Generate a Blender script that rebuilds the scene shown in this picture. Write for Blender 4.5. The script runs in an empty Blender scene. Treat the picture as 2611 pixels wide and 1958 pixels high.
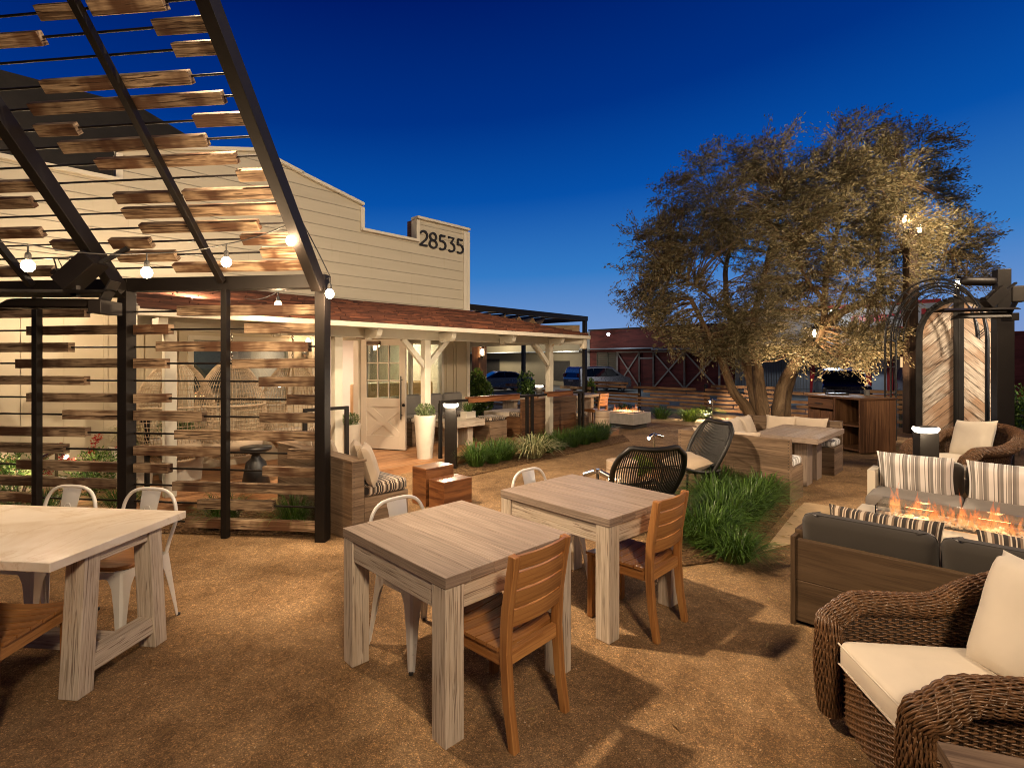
import bpy, math, random
from mathutils import Vector, Matrix, Euler, noise
PI=math.pi
R=random.Random(11)
SC=bpy.context.scene
COL=SC.collection
V=Vector
# ---------------------------------------------------------------- frames
# world: x right, y forward from the photographer, z up. The house, the deck, the banquettes
# and the far barn all share one street grid (u, v) turned by GA.
GA=math.radians(46.328)
gc,gs=math.cos(GA),math.sin(GA)
def W(u,v,z=0.0): return V((gc*u-gs*v, gs*u+gc*v, z))
def Rz(a): return Matrix.Rotation(a,4,'Z')
def Rx(a): return Matrix.Rotation(a,4,'X')
def Ry(a): return Matrix.Rotation(a,4,'Y')
def T(x,y,z): return Matrix.Translation((x,y,z))
# ---------------------------------------------------------------- mesh builder
class MB:
    def __init__(s,M=None):
        s.v=[];s.f=[];s.uv=[];s.t=[];s.sm=[];s.mi=[];s.M=M.copy() if M else Matrix.Identity(4)
    def add(s,pts,faces,uvs,tone,smooth=False,mi=0,M=None):
        MM=s.M@M if M is not None else s.M
        b=len(s.v)
        s.v.extend([tuple(MM@V(p)) for p in pts])
        for f,u in zip(faces,uvs):
            s.f.append([b+i for i in f]); s.uv.extend(u); s.t.append(tone); s.sm.append(smooth); s.mi.append(mi)
    def box(s,x0,x1,y0,y1,z0,z1,M=None,tone=None,mi=0,ax=None):
        if x1<x0:x0,x1=x1,x0
        if y1<y0:y0,y1=y1,y0
        if z1<z0:z0,z1=z1,z0
        p=[(x,y,z) for z in (z0,z1) for y in (y0,y1) for x in (x0,x1)]
        d=(x1-x0,y1-y0,z1-z0)
        L=d.index(max(d)) if ax is None else ax
        F=[((0,2,3,1),2),((4,5,7,6),2),((0,1,5,4),1),((2,6,7,3),1),((0,4,6,2),0),((1,3,7,5),0)]
        ou,ov=R.random()*30,R.random()*30
        if tone is None: tone=R.random()
        uvs=[]
        for f,n in F:
            o=[a for a in (0,1,2) if a!=n]
            if L in o:
                a=L;b=[q for q in o if q!=L][0]; sh=n*1.37
            else: a,b=o; sh=7.7
            uvs.append([(p[i][a]-(x0,y0,z0)[a]+ou, p[i][b]-(x0,y0,z0)[b]+ov+sh) for i in f])
        s.add(p,[f for f,n in F],uvs,tone,False,mi,M)
    def bar(s,p0,p1,w,h=None,up=(0,0,1),tone=None,mi=0):
        h=w if h is None else h
        p0,p1=V(p0),V(p1); d=p1-p0; L=d.length; x=d.normalized(); up=V(up)
        if abs(x.dot(up))>0.98: up=V((0,1,0)) if abs(x.y)<0.9 else V((1,0,0))
        y=up.cross(x).normalized(); z=x.cross(y)
        M=Matrix(((x.x,y.x,z.x,p0.x),(x.y,y.y,z.y,p0.y),(x.z,y.z,z.z,p0.z),(0,0,0,1)))
        s.box(0,L,-w/2,w/2,-h/2,h/2,M=M,tone=tone,mi=mi,ax=0)
    def tube(s,pts,r,n=8,closed=False,cap=True,tone=None,mi=0,flat=1.0,smooth=True):
        P=[V(p) for p in pts]; m=len(P)
        if tone is None: tone=R.random()
        rr=r if isinstance(r,(list,tuple)) else [r]*m
        vs=[];N=None;Ls=[0.0]
        for i in range(1,m+(1 if closed else 0)): Ls.append(Ls[-1]+(P[i%m]-P[i-1]).length)
        for i in range(m):
            a=P[(i-1)%m] if (closed or i>0) else P[i]
            b=P[(i+1)%m] if (closed or i<m-1) else P[i]
            t=(b-a).normalized() if (b-a).length>1e-9 else V((0,0,1))
            if N is None:
                N=t.cross(V((0,0,1)))
                if N.length<0.05: N=t.cross(V((1,0,0)))
                N.normalize()
            else:
                N=N-t*N.dot(t)
                if N.length<1e-6: N=t.orthogonal()
                N.normalize()
            B=t.cross(N)
            for k in range(n):
                an=2*PI*k/n
                vs.append(P[i]+N*(math.cos(an)*rr[i])+B*(math.sin(an)*rr[i]*flat))
        fs=[];uvs=[];ou=R.random()*30
        c=2*PI*max(rr[0],0.004)
        for i in range(m if closed else m-1):
            j=(i+1)%m
            for k in range(n):
                k2=(k+1)%n
                fs.append((i*n+k,i*n+k2,j*n+k2,j*n+k))
                uvs.append([(Ls[i]+ou,c*k/n),(Ls[i]+ou,c*(k+1)/n),(Ls[i+1]+ou,c*(k+1)/n),(Ls[i+1]+ou,c*k/n)])
        s.add(vs,fs,uvs,tone,smooth,mi)
        if cap and not closed:
            s.add(vs[:n],[tuple(reversed(range(n)))],[[(0,0)]*n],tone,False,mi)
            s.add(vs[-n:],[tuple(range(n))],[[(0,0)]*n],tone,False,mi)
    def cyl(s,p0,p1,r,n=16,**k): s.tube([p0,p1],r,n,**k)
    def lathe(s,prof,n=24,M=None,tone=None,mi=0,smooth=True,capb=True,capt=True):
        if tone is None: tone=R.random()
        vs=[(r*math.cos(2*PI*k/n),r*math.sin(2*PI*k/n),z) for r,z in prof for k in range(n)]
        fs=[];uvs=[];m=len(prof)
        for i in range(m-1):
            for k in range(n):
                k2=(k+1)%n; fs.append((i*n+k,i*n+k2,(i+1)*n+k2,(i+1)*n+k))
                r0=max(prof[0][0],.02)*2*PI/n
                uvs.append([(prof[i][1],k*r0),(prof[i][1],(k+1)*r0),(prof[i+1][1],(k+1)*r0),(prof[i+1][1],k*r0)])
        s.add(vs,fs,uvs,tone,smooth,mi,M)
        if capb and prof[0][0]>1e-4: s.add(vs[:n],[tuple(reversed(range(n)))],[[(v[0],v[1]) for v in reversed(vs[:n])]],tone,False,mi,M)
        if capt and prof[-1][0]>1e-4: s.add(vs[-n:],[tuple(range(n))],[[(v[0],v[1]) for v in vs[-n:]]],tone,False,mi,M)
    def prism(s,poly,z0,z1,M=None,tone=None,mi=0,along=None):
        """polygon in local xy pulled from z0 to z1"""
        if tone is None: tone=R.random()
        a=sum(poly[i][0]*poly[(i+1)%len(poly)][1]-poly[(i+1)%len(poly)][0]*poly[i][1] for i in range(len(poly)))
        if a<0: poly=list(reversed(poly))
        n=len(poly);vs=[(x,y,z0) for x,y in poly]+[(x,y,z1) for x,y in poly]
        ou,ov=R.random()*30,R.random()*30
        sw=(lambda x,y:(x+ou,y+ov)) if along!='y' else (lambda x,y:(y+ou,x+ov))
        fs=[tuple(reversed(range(n))),tuple(range(n,2*n))]
        uvs=[[sw(*poly[i]) for i in reversed(range(n))],[sw(*p) for p in poly]]
        for i in range(n):
            j=(i+1)%n; l=math.dist(poly[i],poly[j])
            fs.append((i,j,n+j,n+i)); uvs.append([(ou,ov),(ou+l,ov),(ou+l,ov+z1-z0),(ou,ov+z1-z0)])
        s.add(vs,fs,uvs,tone,False,mi,M)
    def grid(s,fn,nu,nv,cu=False,cv=False,smooth=True,tone=None,mi=0,M=None,su=1.0,sv=1.0,flip=False):
        if tone is None: tone=R.random()
        NU=nu if cu else nu+1; NV=nv if cv else nv+1
        vs=[fn(i/nu,j/nv) for i in range(NU) for j in range(NV)]
        fs=[];uvs=[]
        for i in range(nu):
            for j in range(nv):
                a=i*NV+j;b=((i+1)%NU)*NV+j;c=((i+1)%NU)*NV+(j+1)%NV;d=i*NV+(j+1)%NV
                q=(a,b,c,d);u=[(i/nu*su,j/nv*sv),((i+1)/nu*su,j/nv*sv),((i+1)/nu*su,(j+1)/nv*sv),(i/nu*su,(j+1)/nv*sv)]
                if flip:q=q[::-1];u=u[::-1]
                fs.append(q);uvs.append(u)
        s.add(vs,fs,uvs,tone,smooth,mi,M)
    def pillow(s,w,h,t,M=None,tone=None,mi=0,n=14,pin=0.05,uvflip=False,wr=0.006):
        """soft cushion, w along x, h along y, thickness t along z, corners drawn out"""
        sd=R.random()*50
        def P(side):
            def fn(a,b):
                x=2*a-1;y=2*b-1
                ex=1-pin*(1-y*y)**1.0*2*abs(x)**3; ey=1-pin*(1-x*x)**1.0*2*abs(y)**3
                e=max(0.0,(1-x**4))*max(0.0,(1-y**4))
                z=side*t/2*(e**0.42)
                z+=wr*noise.noise(V((x*2.2+sd,y*2.2,side*3.0)))*(e**.3)*1.6
                z-=side*wr*1.4*max(0,math.sin(x*9+sd+y*2))*(1-e)*(e**.3)
                return (x*w/2*ex,y*h/2*ey,z)
            return fn
        su,sv=(w,h)
        s.grid(P(1),n,n,tone=tone,mi=mi,M=M,su=su,sv=sv)
        s.grid(P(-1),n,n,tone=tone,mi=mi,M=M,su=su,sv=sv,flip=True)
    def cushion(s,x0,x1,y0,y1,z0,z1,M=None,r=0.03,tone=None,mi=0,crown=0.012):
        """box cushion with rounded edges and a slight crown"""
        cx,cy=(x0+x1)/2,(y0+y1)/2;a,b=(x1-x0)/2,(y1-y0)/2
        sd=R.random()*40
        ring=[]
        def sq(hx,hy,rr,n=5):
            o=[]
            for q,(sx,sy) in enumerate([(1,1),(-1,1),(-1,-1),(1,-1)]):
                for k in range(n+1):
                    an=PI/2*(q+k/n)
                    o.append((cx+sx*(hx-rr)+rr*math.cos(an),cy+sy*(hy-rr)+rr*math.sin(an)))
            return o
        prof=[(r,z0),(r*.3,z0+r*.3),(0,z0+r),(0.0,z1-r),(r*.3,z1-r*.3),(r,z1),(r+.05,z1+crown*.5),(min(a,b)*.7,z1+crown)]
        rings=[]
        for ins,z in prof:
            rings.append([(x,y,z+ .004*noise.noise(V((x*6+sd,y*6,z)))) for x,y in sq(a-ins,b-ins,max(.02,r*1.6-ins*.3 if ins<r else .03))])
        n=len(rings[0]);vs=[p for q in rings for p in q];fs=[];uvs=[]
        per=0
        us=[0]
        for k in range(n): us.append(us[-1]+math.dist(rings[3][k][:2],rings[3][(k+1)%n][:2]))
        for i in range(len(prof)-1):
            for k in range(n):
                k2=(k+1)%n;ids=(i*n+k,i*n+k2,(i+1)*n+k2,(i+1)*n+k)
                fs.append(ids)
                uvs.append([(vs[q][0] if i>3 else vs[q][0]+ (vs[q][1]-cy)*.001, vs[q][1]) for q in ids] if i>3 else [(vs[q][0]+vs[q][1]*0.999,vs[q][2]) for q in ids])
        s.add(vs,fs,uvs,tone if tone is not None else R.random(),True,mi,M)
        top=[vs[(len(prof)-1)*n+k] for k in range(n)]
        s.add(top,[tuple(range(n))],[[(p[0],p[1]) for p in top]],.5,True,mi,M)
        bot=vs[:n]
        s.add(bot,[tuple(reversed(range(n)))],[[(p[0],p[1]) for p in reversed(bot)]],.5,True,mi,M)
    def build(s,name,mat,parent=None,bevel=0,seg=2,sub=0):
        me=bpy.data.meshes.new(name)
        me.from_pydata(s.v,[],s.f)
        uvl=me.uv_layers.new(name='UVMap')
        flat=[c for uv in s.uv for c in uv]
        uvl.data.foreach_set('uv',flat)
        at=me.attributes.new('tone','FLOAT','FACE'); at.data.foreach_set('value',s.t)
        me.polygons.foreach_set('use_smooth',s.sm)
        mats=mat if isinstance(mat,(list,tuple)) else [mat]
        for m in mats: me.materials.append(m)
        if len(mats)>1: me.polygons.foreach_set('material_index',s.mi)
        me.update()
        o=bpy.data.objects.new(name,me); COL.objects.link(o)
        if parent is not None: o.parent=parent
        if bevel:
            b=o.modifiers.new('edge','BEVEL'); b.width=bevel; b.segments=seg; b.limit_method='ANGLE'; b.angle_limit=math.radians(40); b.harden_normals=False
        return o
def thing(name,label,cat,loc=(0,0,0),rz=0.0,group=None):
    o=bpy.data.objects.new(name,None); COL.objects.link(o); o.empty_display_size=.1
    o.location=loc; o.rotation_euler=(0,0,rz); tag(o,label,cat,group); return o
def tag(o,label,cat,group=None):
    o['label']=label; o['category']=cat
    if group: o['group']=group
    return o
def struct(o): o['kind']='structure'; return o
KIDS={}
def kids(o): return [c for c in COL.objects if c.parent==o]
def dup(root,loc,rz,label=None,group=None):
    def cp(o,par):
        c=o.copy(); COL.objects.link(c)
        if par is not None: c.parent=par
        for k in kids(o): cp(k,c)
        return c
    r=cp(root,None); r.location=loc; r.rotation_euler=(0,0,rz)
    if label: r['label']=label
    if group: r['group']=group
    return r
# ---------------------------------------------------------------- materials
MATS={}
def newmat(name):
    m=bpy.data.materials.new(name); m.use_nodes=True; nt=m.node_tree; nt.nodes.clear()
    out=nt.nodes.new('ShaderNodeOutputMaterial'); return m,nt,out
class N:
    def __init__(s,nt): s.nt=nt
    def n(s,t,**k):
        x=s.nt.nodes.new(t)
        for a,b in k.items():
            if a.startswith('i_'): x.inputs[a[2:].replace('_',' ')].default_value=b
            else: setattr(x,a,b)
        return x
    def l(s,a,b): s.nt.links.new(a,b)
    def ramp(s,fac,stops,interp='LINEAR'):
        r=s.nt.nodes.new('ShaderNodeValToRGB'); cr=r.color_ramp; cr.interpolation=interp
        while len(cr.elements)<len(stops): cr.elements.new(0.5)
        for e,(p,c) in zip(cr.elements,stops):
            e.position=p; e.color=(c[0],c[1],c[2],1)
        s.l(fac,r.inputs[0]); return r.outputs[0]
    def math(s,op,a,b=None,c=None):
        x=s.nt.nodes.new('ShaderNodeMath'); x.operation=op
        for i,q in enumerate((a,b,c)):
            if q is None: continue
            if hasattr(q,'type') or hasattr(q,'links'): s.l(q,x.inputs[i])
            else: x.inputs[i].default_value=q
        return x.outputs[0]
    def mix(s,fac,a,b,mode='MIX'):
        x=s.nt.nodes.new('ShaderNodeMix'); x.data_type='RGBA'; x.blend_type=mode
        for sock,q in ((x.inputs[0],fac),(x.inputs[6],a),(x.inputs[7],b)):
            if hasattr(q,'links'): s.l(q,sock)
            elif isinstance(q,(int,float)): sock.default_value=q
            else: sock.default_value=(q[0],q[1],q[2],1)
        return x.outputs[2]
    def noise(s,vec,scale,det=4,rough=.6,dist=0,w=None):
        x=s.nt.nodes.new('ShaderNodeTexNoise'); x.inputs['Scale'].default_value=scale; x.inputs['Detail'].default_value=det; x.inputs['Roughness'].default_value=rough; x.inputs['Distortion'].default_value=dist
        if vec is not None: s.l(vec,x.inputs['Vector'])
        return x.outputs['Fac']
    def mapping(s,vec,scale=(1,1,1),loc=(0,0,0)):
        x=s.nt.nodes.new('ShaderNodeMapping'); x.inputs['Scale'].default_value=scale; x.inputs['Location'].default_value=loc
        s.l(vec,x.inputs['Vector']); return x.outputs[0]
    def bsdf(s,col,rough=.6,metal=0,bump=None,bstr=.3,bdist=.01,spec=.5,**k):
        p=s.nt.nodes.new('ShaderNodeBsdfPrincipled')
        for sock,q in ((p.inputs['Base Color'],col),(p.inputs['Roughness'],rough)):
            if hasattr(q,'links'): s.l(q,sock)
            elif isinstance(q,(int,float)): sock.default_value=q
            else: sock.default_value=(q[0],q[1],q[2],1)
        p.inputs['Metallic'].default_value=metal; p.inputs['Specular IOR Level'].default_value=spec
        for a,b in k.items(): p.inputs[a].default_value=b
        if bump is not None:
            bn=s.nt.nodes.new('ShaderNodeBump'); bn.inputs['Strength'].default_value=bstr; bn.inputs['Distance'].default_value=bdist
            s.l(bump,bn.inputs['Height']); s.l(bn.outputs[0],p.inputs['Normal'])
        return p.outputs[0]
def UVc(g):
    return g.n('ShaderNodeUVMap',uv_map='UVMap').outputs[0]
def TONE(g):
    a=g.n('ShaderNodeAttribute',attribute_name='tone'); return a.outputs['Fac']
def OBJ(g): return g.n('ShaderNodeTexCoord').outputs['Object']
def wood(name,c1,c2,c3=None,along=1.2,across=26,rough=.62,tone=.35,patch=.5,fine=.5,bstr=.35,crack=0.0,ccol=(.03,.015,.008),patchscale=.9,spec=.35):
    """grain runs along u; c1..c2 grain colours, c3 = colour of long stained patches"""
    m,nt,out=newmat(name); g=N(nt); uv=UVc(g)
    a=g.noise(g.mapping(uv,(along,across,1)),1.0,5,.62,.9)
    b=g.noise(g.mapping(uv,(along*2.5,across*5,1),(3,1,0)),1.0,3,.7,.3)
    mid_=tuple(.5*(x+y) for x,y in zip(c1,c2)); lo_=tuple(x*.72 for x in c1)
    col=g.ramp(g.math('ADD',g.math('MULTIPLY',a,1-.5*fine),g.math('MULTIPLY',b,.5*fine)),[(.36,lo_),(.43,c1),(.50,mid_),(.58,c2)])
    if c3 is not None:
        p=g.noise(g.mapping(uv,(patchscale,patchscale*.55,1),(9,4,0)),1.0,3,.55)
        pf=g.ramp(p,[(.46,(0,0,0)),(.60,(1,1,1))])
        col=g.mix(g.math('MULTIPLY',pf,patch),col,c3,'MIX')
    if tone:
        t=g.math('ADD',g.math('MULTIPLY',TONE(g),tone),1-tone*.62)
        cb=g.n('ShaderNodeCombineColor'); 
        for i in range(3): g.l(t,cb.inputs[i])
        col=g.mix(1.0,col,cb.outputs[0],'MULTIPLY')
    h=a
    if crack:
        k=g.noise(g.mapping(uv,(along*1.6,across*2.2,1),(5,8,0)),1.0,3,.55,1.2)
        kf=g.ramp(k,[(.35,(1,1,1)),(.42,(0,0,0))])
        kf=g.math('MULTIPLY',kf,crack)
        col=g.mix(kf,col,ccol)
        h=g.math('SUBTRACT',a,kf)
    g.l(g.bsdf(col,rough,0,h,bstr,.004,spec),out.inputs[0]); return m
def paint(name,c,rough=.5,metal=0,var=.12,scale=3,bstr=.0,spec=.5,coat=0):
    m,nt,out=newmat(name); g=N(nt); o=OBJ(g)
    n1=g.noise(o,scale,5,.6)
    lo=tuple(x*(1-var) for x in c); hi=tuple(min(1,x*(1+var)) for x in c)
    col=g.ramp(n1,[(.35,lo),(.65,hi)])
    rr=g.math('ADD',g.math('MULTIPLY',g.noise(o,scale*6,3),.16),rough-.08)
    g.l(g.bsdf(col,rr,metal,g.noise(o,scale*30,2) if bstr else None,bstr,.003,spec,**({'Coat Weight':coat} if coat else {})),out.inputs[0]); return m
def fabric(name,c,var=.08,rough=.9,weave=900,bstr=.25):
    m,nt,out=newmat(name); g=N(nt); uv=UVc(g); o=OBJ(g)
    n1=g.noise(o,4,3)
    col=g.ramp(n1,[(.3,tuple(x*(1-var) for x in c)),(.7,tuple(x*(1+var) for x in c))])
    w=g.noise(o,weave*.4,2)
    b2=g.noise(o,9,4,.6)
    h=g.math('ADD',g.math('MULTIPLY',w,.25),b2)
    g.l(g.bsdf(col,rough,0,h,bstr,.006,.2,**{'Sheen Weight':.25}),out.inputs[0]); return m
def stripes(name,stops,period,rough=.9,axis=0,jit=0.0):
    """woven stripes across u"""
    m,nt,out=newmat(name); g=N(nt); uv=UVc(g)
    sx=g.n('ShaderNodeSeparateXYZ'); g.l(uv,sx.inputs[0])
    u=sx.outputs[axis]
    f=g.math('FRACT',g.math('DIVIDE',u,period))
    col=g.ramp(f,stops,'CONSTANT')
    o=OBJ(g)
    g.l(g.bsdf(col,rough,0,g.noise(o,350,2),.2,.004,.2,**{'Sheen Weight':.2}),out.inputs[0]); return m
def emit(name,c,s):
    m,nt,out=newmat(name); e=nt.nodes.new('ShaderNodeEmission'); e.inputs[0].default_value=(*c,1); e.inputs[1].default_value=s
    nt.links.new(e.outputs[0],out.inputs[0]); return m
def leafmat(name,c1,c2,trans=.35,rough=.5,spec=.4):
    m,nt,out=newmat(name); g=N(nt)
    col=g.ramp(TONE(g),[(0,c1),(1,c2)])
    p=g.n('ShaderNodeBsdfPrincipled'); g.l(col,p.inputs['Base Color']); p.inputs['Roughness'].default_value=rough; p.inputs['Specular IOR Level'].default_value=spec
    t=g.n('ShaderNodeBsdfTranslucent'); g.l(col,t.inputs[0])
    mx=g.n('ShaderNodeMixShader'); mx.inputs[0].default_value=trans; g.l(p.outputs[0],mx.inputs[1]); g.l(t.outputs[0],mx.inputs[2]); g.l(mx.outputs[0],out.inputs[0]); return m
def glassmat(name,tint=(.9,.93,.92),refl=.18,rough=.02):
    m,nt,out=newmat(name); g=N(nt)
    t=g.n('ShaderNodeBsdfTransparent'); t.inputs[0].default_value=(*tint,1)
    gl=g.n('ShaderNodeBsdfGlossy'); gl.inputs['Roughness'].default_value=rough; gl.inputs[0].default_value=(1,1,1,1)
    fr=g.n('ShaderNodeFresnel'); fr.inputs[0].default_value=1.5
    f=g.math('ADD',fr.outputs[0],refl-.04)
    mx=g.n('ShaderNodeMixShader'); g.l(f,mx.inputs[0]); g.l(t.outputs[0],mx.inputs[1]); g.l(gl.outputs[0],mx.inputs[2]); g.l(mx.outputs[0],out.inputs[0]); return m

M_steel=paint('bronze_steel',(.0075,.0055,.0045),.5,.0,.15,4,.05,spec=.3)
M_black=paint('black_metal',(.010,.009,.009),.42,.1,.2,5)
M_reclaim=wood('reclaimed_board',(.11,.065,.036),(.45,.33,.21),(.075,.030,.013),1.3,21,.7,.6,.9,.8,.6,1.0,(.028,.013,.007),2.4)
M_fence=wood('fence_board',(.17,.085,.04),(.36,.22,.12),(.14,.06,.025),1.1,15,.75,.5,.6,.8,.5,.5)
M_white_tbl=wood('whitewashed_teak',(.46,.38,.29),(.66,.58,.48),(.40,.31,.23),1.6,42,.7,.14,.3,1.0,.6,.8,(.17,.115,.08))
M_grey_tbl=wood('weathered_tabletop',(.20,.150,.115),(.38,.300,.238),(.28,.215,.168),1.3,70,.55,.18,.35,1.0,.5,.7,(.17,.12,.09),spec=.4)
M_teak=wood('teak',(.30,.125,.035),(.47,.23,.075),(.26,.10,.03),1.2,20,.42,.3,.35,.6,.2,.25,(.12,.045,.015),spec=.5)
M_redwood=wood('oiled_hardwood',(.085,.028,.011),(.23,.092,.033),(.14,.052,.018),1.4,11,.32,.25,.4,.4,.15,.2,(.05,.02,.01),spec=.5)
M_banq=wood('grey_brown_oak',(.12,.078,.048),(.245,.17,.11),(.16,.105,.064),.9,18,.6,.25,.35,.7,.25,.3,(.09,.055,.035))
M_darkoak=wood('dark_oak',(.075,.034,.016),(.17,.085,.04),(.09,.04,.018),.9,16,.5,.25,.4,.7,.3,.35,(.025,.012,.006))
M_deck=wood('deck_board',(.27,.125,.055),(.46,.25,.12),(.30,.15,.07),1.0,14,.45,.3,.3,.5,.2,.2,(.1,.045,.02))
M_chevron=wood('chevron_barnwood',(.34,.27,.21),(.66,.56,.45),(.30,.16,.08),1.3,15,.75,.3,.8,.9,.6,.7,(.07,.045,.03),1.1)
M_cream=paint('cream_paint',(.50,.43,.31),.6,0,.04,2)
M_post=paint('porch_white_paint',(.56,.53,.44),.55,0,.06,3)
M_white=paint('white_paint',(.60,.55,.45),.5,0,.04,3)
M_door=paint('door_putty_paint',(.62,.55,.46),.45,0,.03,2)
M_planter=paint('white_fiberglass',(.58,.53,.45),.5,0,.05,5,.05)
M_chairwhite=paint('white_powdercoat',(.68,.66,.62),.3,.1,.03,4,0,.5,.3)
M_dark=paint('dark_recess',(.02,.016,.013),.8,0,.2,3)
M_graycush=fabric('charcoal_fabric',(.036,.031,.026))
M_greycush2=fabric('grey_fabric',(.17,.155,.14))
M_linen=fabric('beige_linen',(.42,.33,.235))
M_canvas=fabric('cream_canvas',(.62,.55,.45),.05)
M_pillowc=fabric('oatmeal_canvas',(.55,.46,.36),.06)
_w=(.86,.86,.85);_g=(.27,.265,.26);_d=(.04,.038,.036);_b=(.42,.41,.395);_t=(.17,.155,.145)
M_stripeL=stripes('grey_white_stripe',[(0,_w),(.10,_g),(.13,_w),(.30,_b),(.38,_g),(.48,_t),(.50,_w),(.53,_g),(.56,_b),(.66,_w),(.70,_d),(.715,_w),(.80,_g),(.90,_b),(.96,_t)],.20)
_k=(.035,.028,.024);_c=(.50,.42,.33);_n=(.17,.12,.085)
M_stripeD=stripes('dark_stripe',[(0,_k),(.10,_c),(.14,_k),(.22,_n),(.30,_c),(.42,_n),(.50,_k),(.62,_c),(.66,_n),(.72,_c),(.76,_k),(.90,_n),(.95,_c)],.15)
M_steelpol=paint('brushed_stainless',(.55,.52,.48),.25,1.0,.08,8)
M_glass=glassmat('window_glass',(.80,.84,.80),.10)
M_leather=paint('tan_leather',(.30,.12,.045),.45,0,.12,3,.1)
M_tanleather=paint('camel_leather',(.52,.34,.17),.45,0,.08,3,.1)
M_concrete=paint('concrete',(.30,.28,.26),.7,0,.15,6,.2)
M_concdark=paint('dark_concrete',(.10,.095,.09),.7,0,.2,6,.2)
M_wicker=paint('brown_wicker',(.120,.060,.026),.38,0,.45,40,0,.5)
M_wickdark=paint('wicker_core',(.035,.018,.008),.7,0,.3,20)
M_rattanB=paint('black_rattan',(.0055,.005,.0045),.45,0,.3,10)
M_rattanN=paint('natural_rattan',(.42,.32,.21),.5,0,.2,20)
M_stump=wood('pale_stump',(.42,.31,.22),(.60,.48,.36),(.38,.27,.18),1.2,12,.7,.2,.4,.6,.4,.4,(.2,.13,.08))
M_rubber=paint('black_rubber',(.015,.015,.015),.6)
M_grass=leafmat('dark_strap_leaf',(.022,.055,.010),(.10,.19,.03),.25,.4)
M_grasslit=leafmat('lit_strap_leaf',(.07,.13,.015),(.20,.28,.04),.3,.45)  # leaf colour brightened to carry the lamplight on the clumps
M_flax=leafmat('variegated_leaf',(.14,.17,.06),(.55,.52,.30),.2,.45)
M_shrub=leafmat('shrub_leaf',(.03,.07,.015),(.13,.21,.04),.3,.45)
M_herb=leafmat('herb_leaf',(.06,.10,.03),(.25,.30,.14),.25,.5)
M_flower=leafmat('red_flower',(.25,.008,.006),(.55,.03,.02),.25,.5)
M_stem=paint('stem_bark',(.10,.065,.04),.8)
M_olive=leafmat('olive_leaf',(.06,.052,.022),(.26,.22,.12),.22,.5,.35)
M_clear=glassmat('clear_glass',(.95,.95,.93),.08)
KEY=1250; FAC=2700; TRE=800; DORL=1400; MID=900; PER=2300; CRO=2300; CRO2=2300; SOF=420
# ================================================================ camera, sky, render settings
cam=bpy.data.cameras.new('camera'); co=bpy.data.objects.new('camera',cam); COL.objects.link(co)
co.location=(0,0,1.713); co.rotation_euler=(PI/2,0,0)
cam.sensor_width=36; cam.lens=36*1335/2611; cam.shift_y=-57/2611; cam.clip_start=.05; cam.clip_end=2000
SC.camera=co
SC.view_settings.view_transform='Standard'; SC.view_settings.look='None'; SC.view_settings.exposure=0; SC.view_settings.gamma=1
SC.cycles.use_denoising=True; SC.cycles.denoising_prefilter='ACCURATE'; SC.cycles.filter_width=1.0
SC.cycles.max_bounces=7; SC.cycles.diffuse_bounces=3; SC.cycles.glossy_bounces=3; SC.cycles.transmission_bounces=5; SC.cycles.transparent_max_bounces=12
SC.cycles.caustics_reflective=False; SC.cycles.caustics_refractive=False; SC.cycles.sample_clamp_indirect=6
SC.cycles.use_light_tree=True
wd=bpy.data.worlds.new('World'); SC.world=wd; wd.use_nodes=True; nt=wd.node_tree; nt.nodes.clear(); g=N(nt)
tc=g.n('ShaderNodeTexCoord'); sx=g.n('ShaderNodeSeparateXYZ'); g.l(tc.outputs['Generated'],sx.inputs[0])
# a dusk sky: afterglow on the horizon, darkest high up and to the left, away from where the sun set
el=g.math('ARCSINE',sx.outputs[2])
az=g.math('MULTIPLY',sx.outputs[0],-.20)
f=g.math('ADD',el,g.math('MULTIPLY',az,g.math('MAXIMUM',g.math('MULTIPLY',el,1.3),0.0)))
ss=lambda r,gg,b:tuple(((x/255)/12.92 if x/255<=.04045 else ((x/255+.055)/1.055)**2.4) for x in (r,gg,b))
skyc=g.ramp(g.math('ADD',g.math('MULTIPLY',f,.8),.12),[(0.0,ss(140,142,185)),(.12,ss(142,154,200)),(.17,ss(112,150,206)),(.25,ss(52,122,196)),(.36,ss(6,80,168)),(.47,ss(0,50,134)),(.62,ss(0,26,102)),(.82,ss(0,12,74))])
# the glow lies ahead where the sun went down; the sky behind the camera is night already
bk=g.math('ADD',g.math('MULTIPLY',g.math('MINIMUM',g.math('MAXIMUM',g.math('ADD',sx.outputs[1],.30),0.0),.55),1.55),.15)
bg=g.n('ShaderNodeBackground'); g.l(bk,bg.inputs[1]); g.l(skyc,bg.inputs[0])
ow=g.n('ShaderNodeOutputWorld'); g.l(bg.outputs[0],ow.inputs[0])
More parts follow.
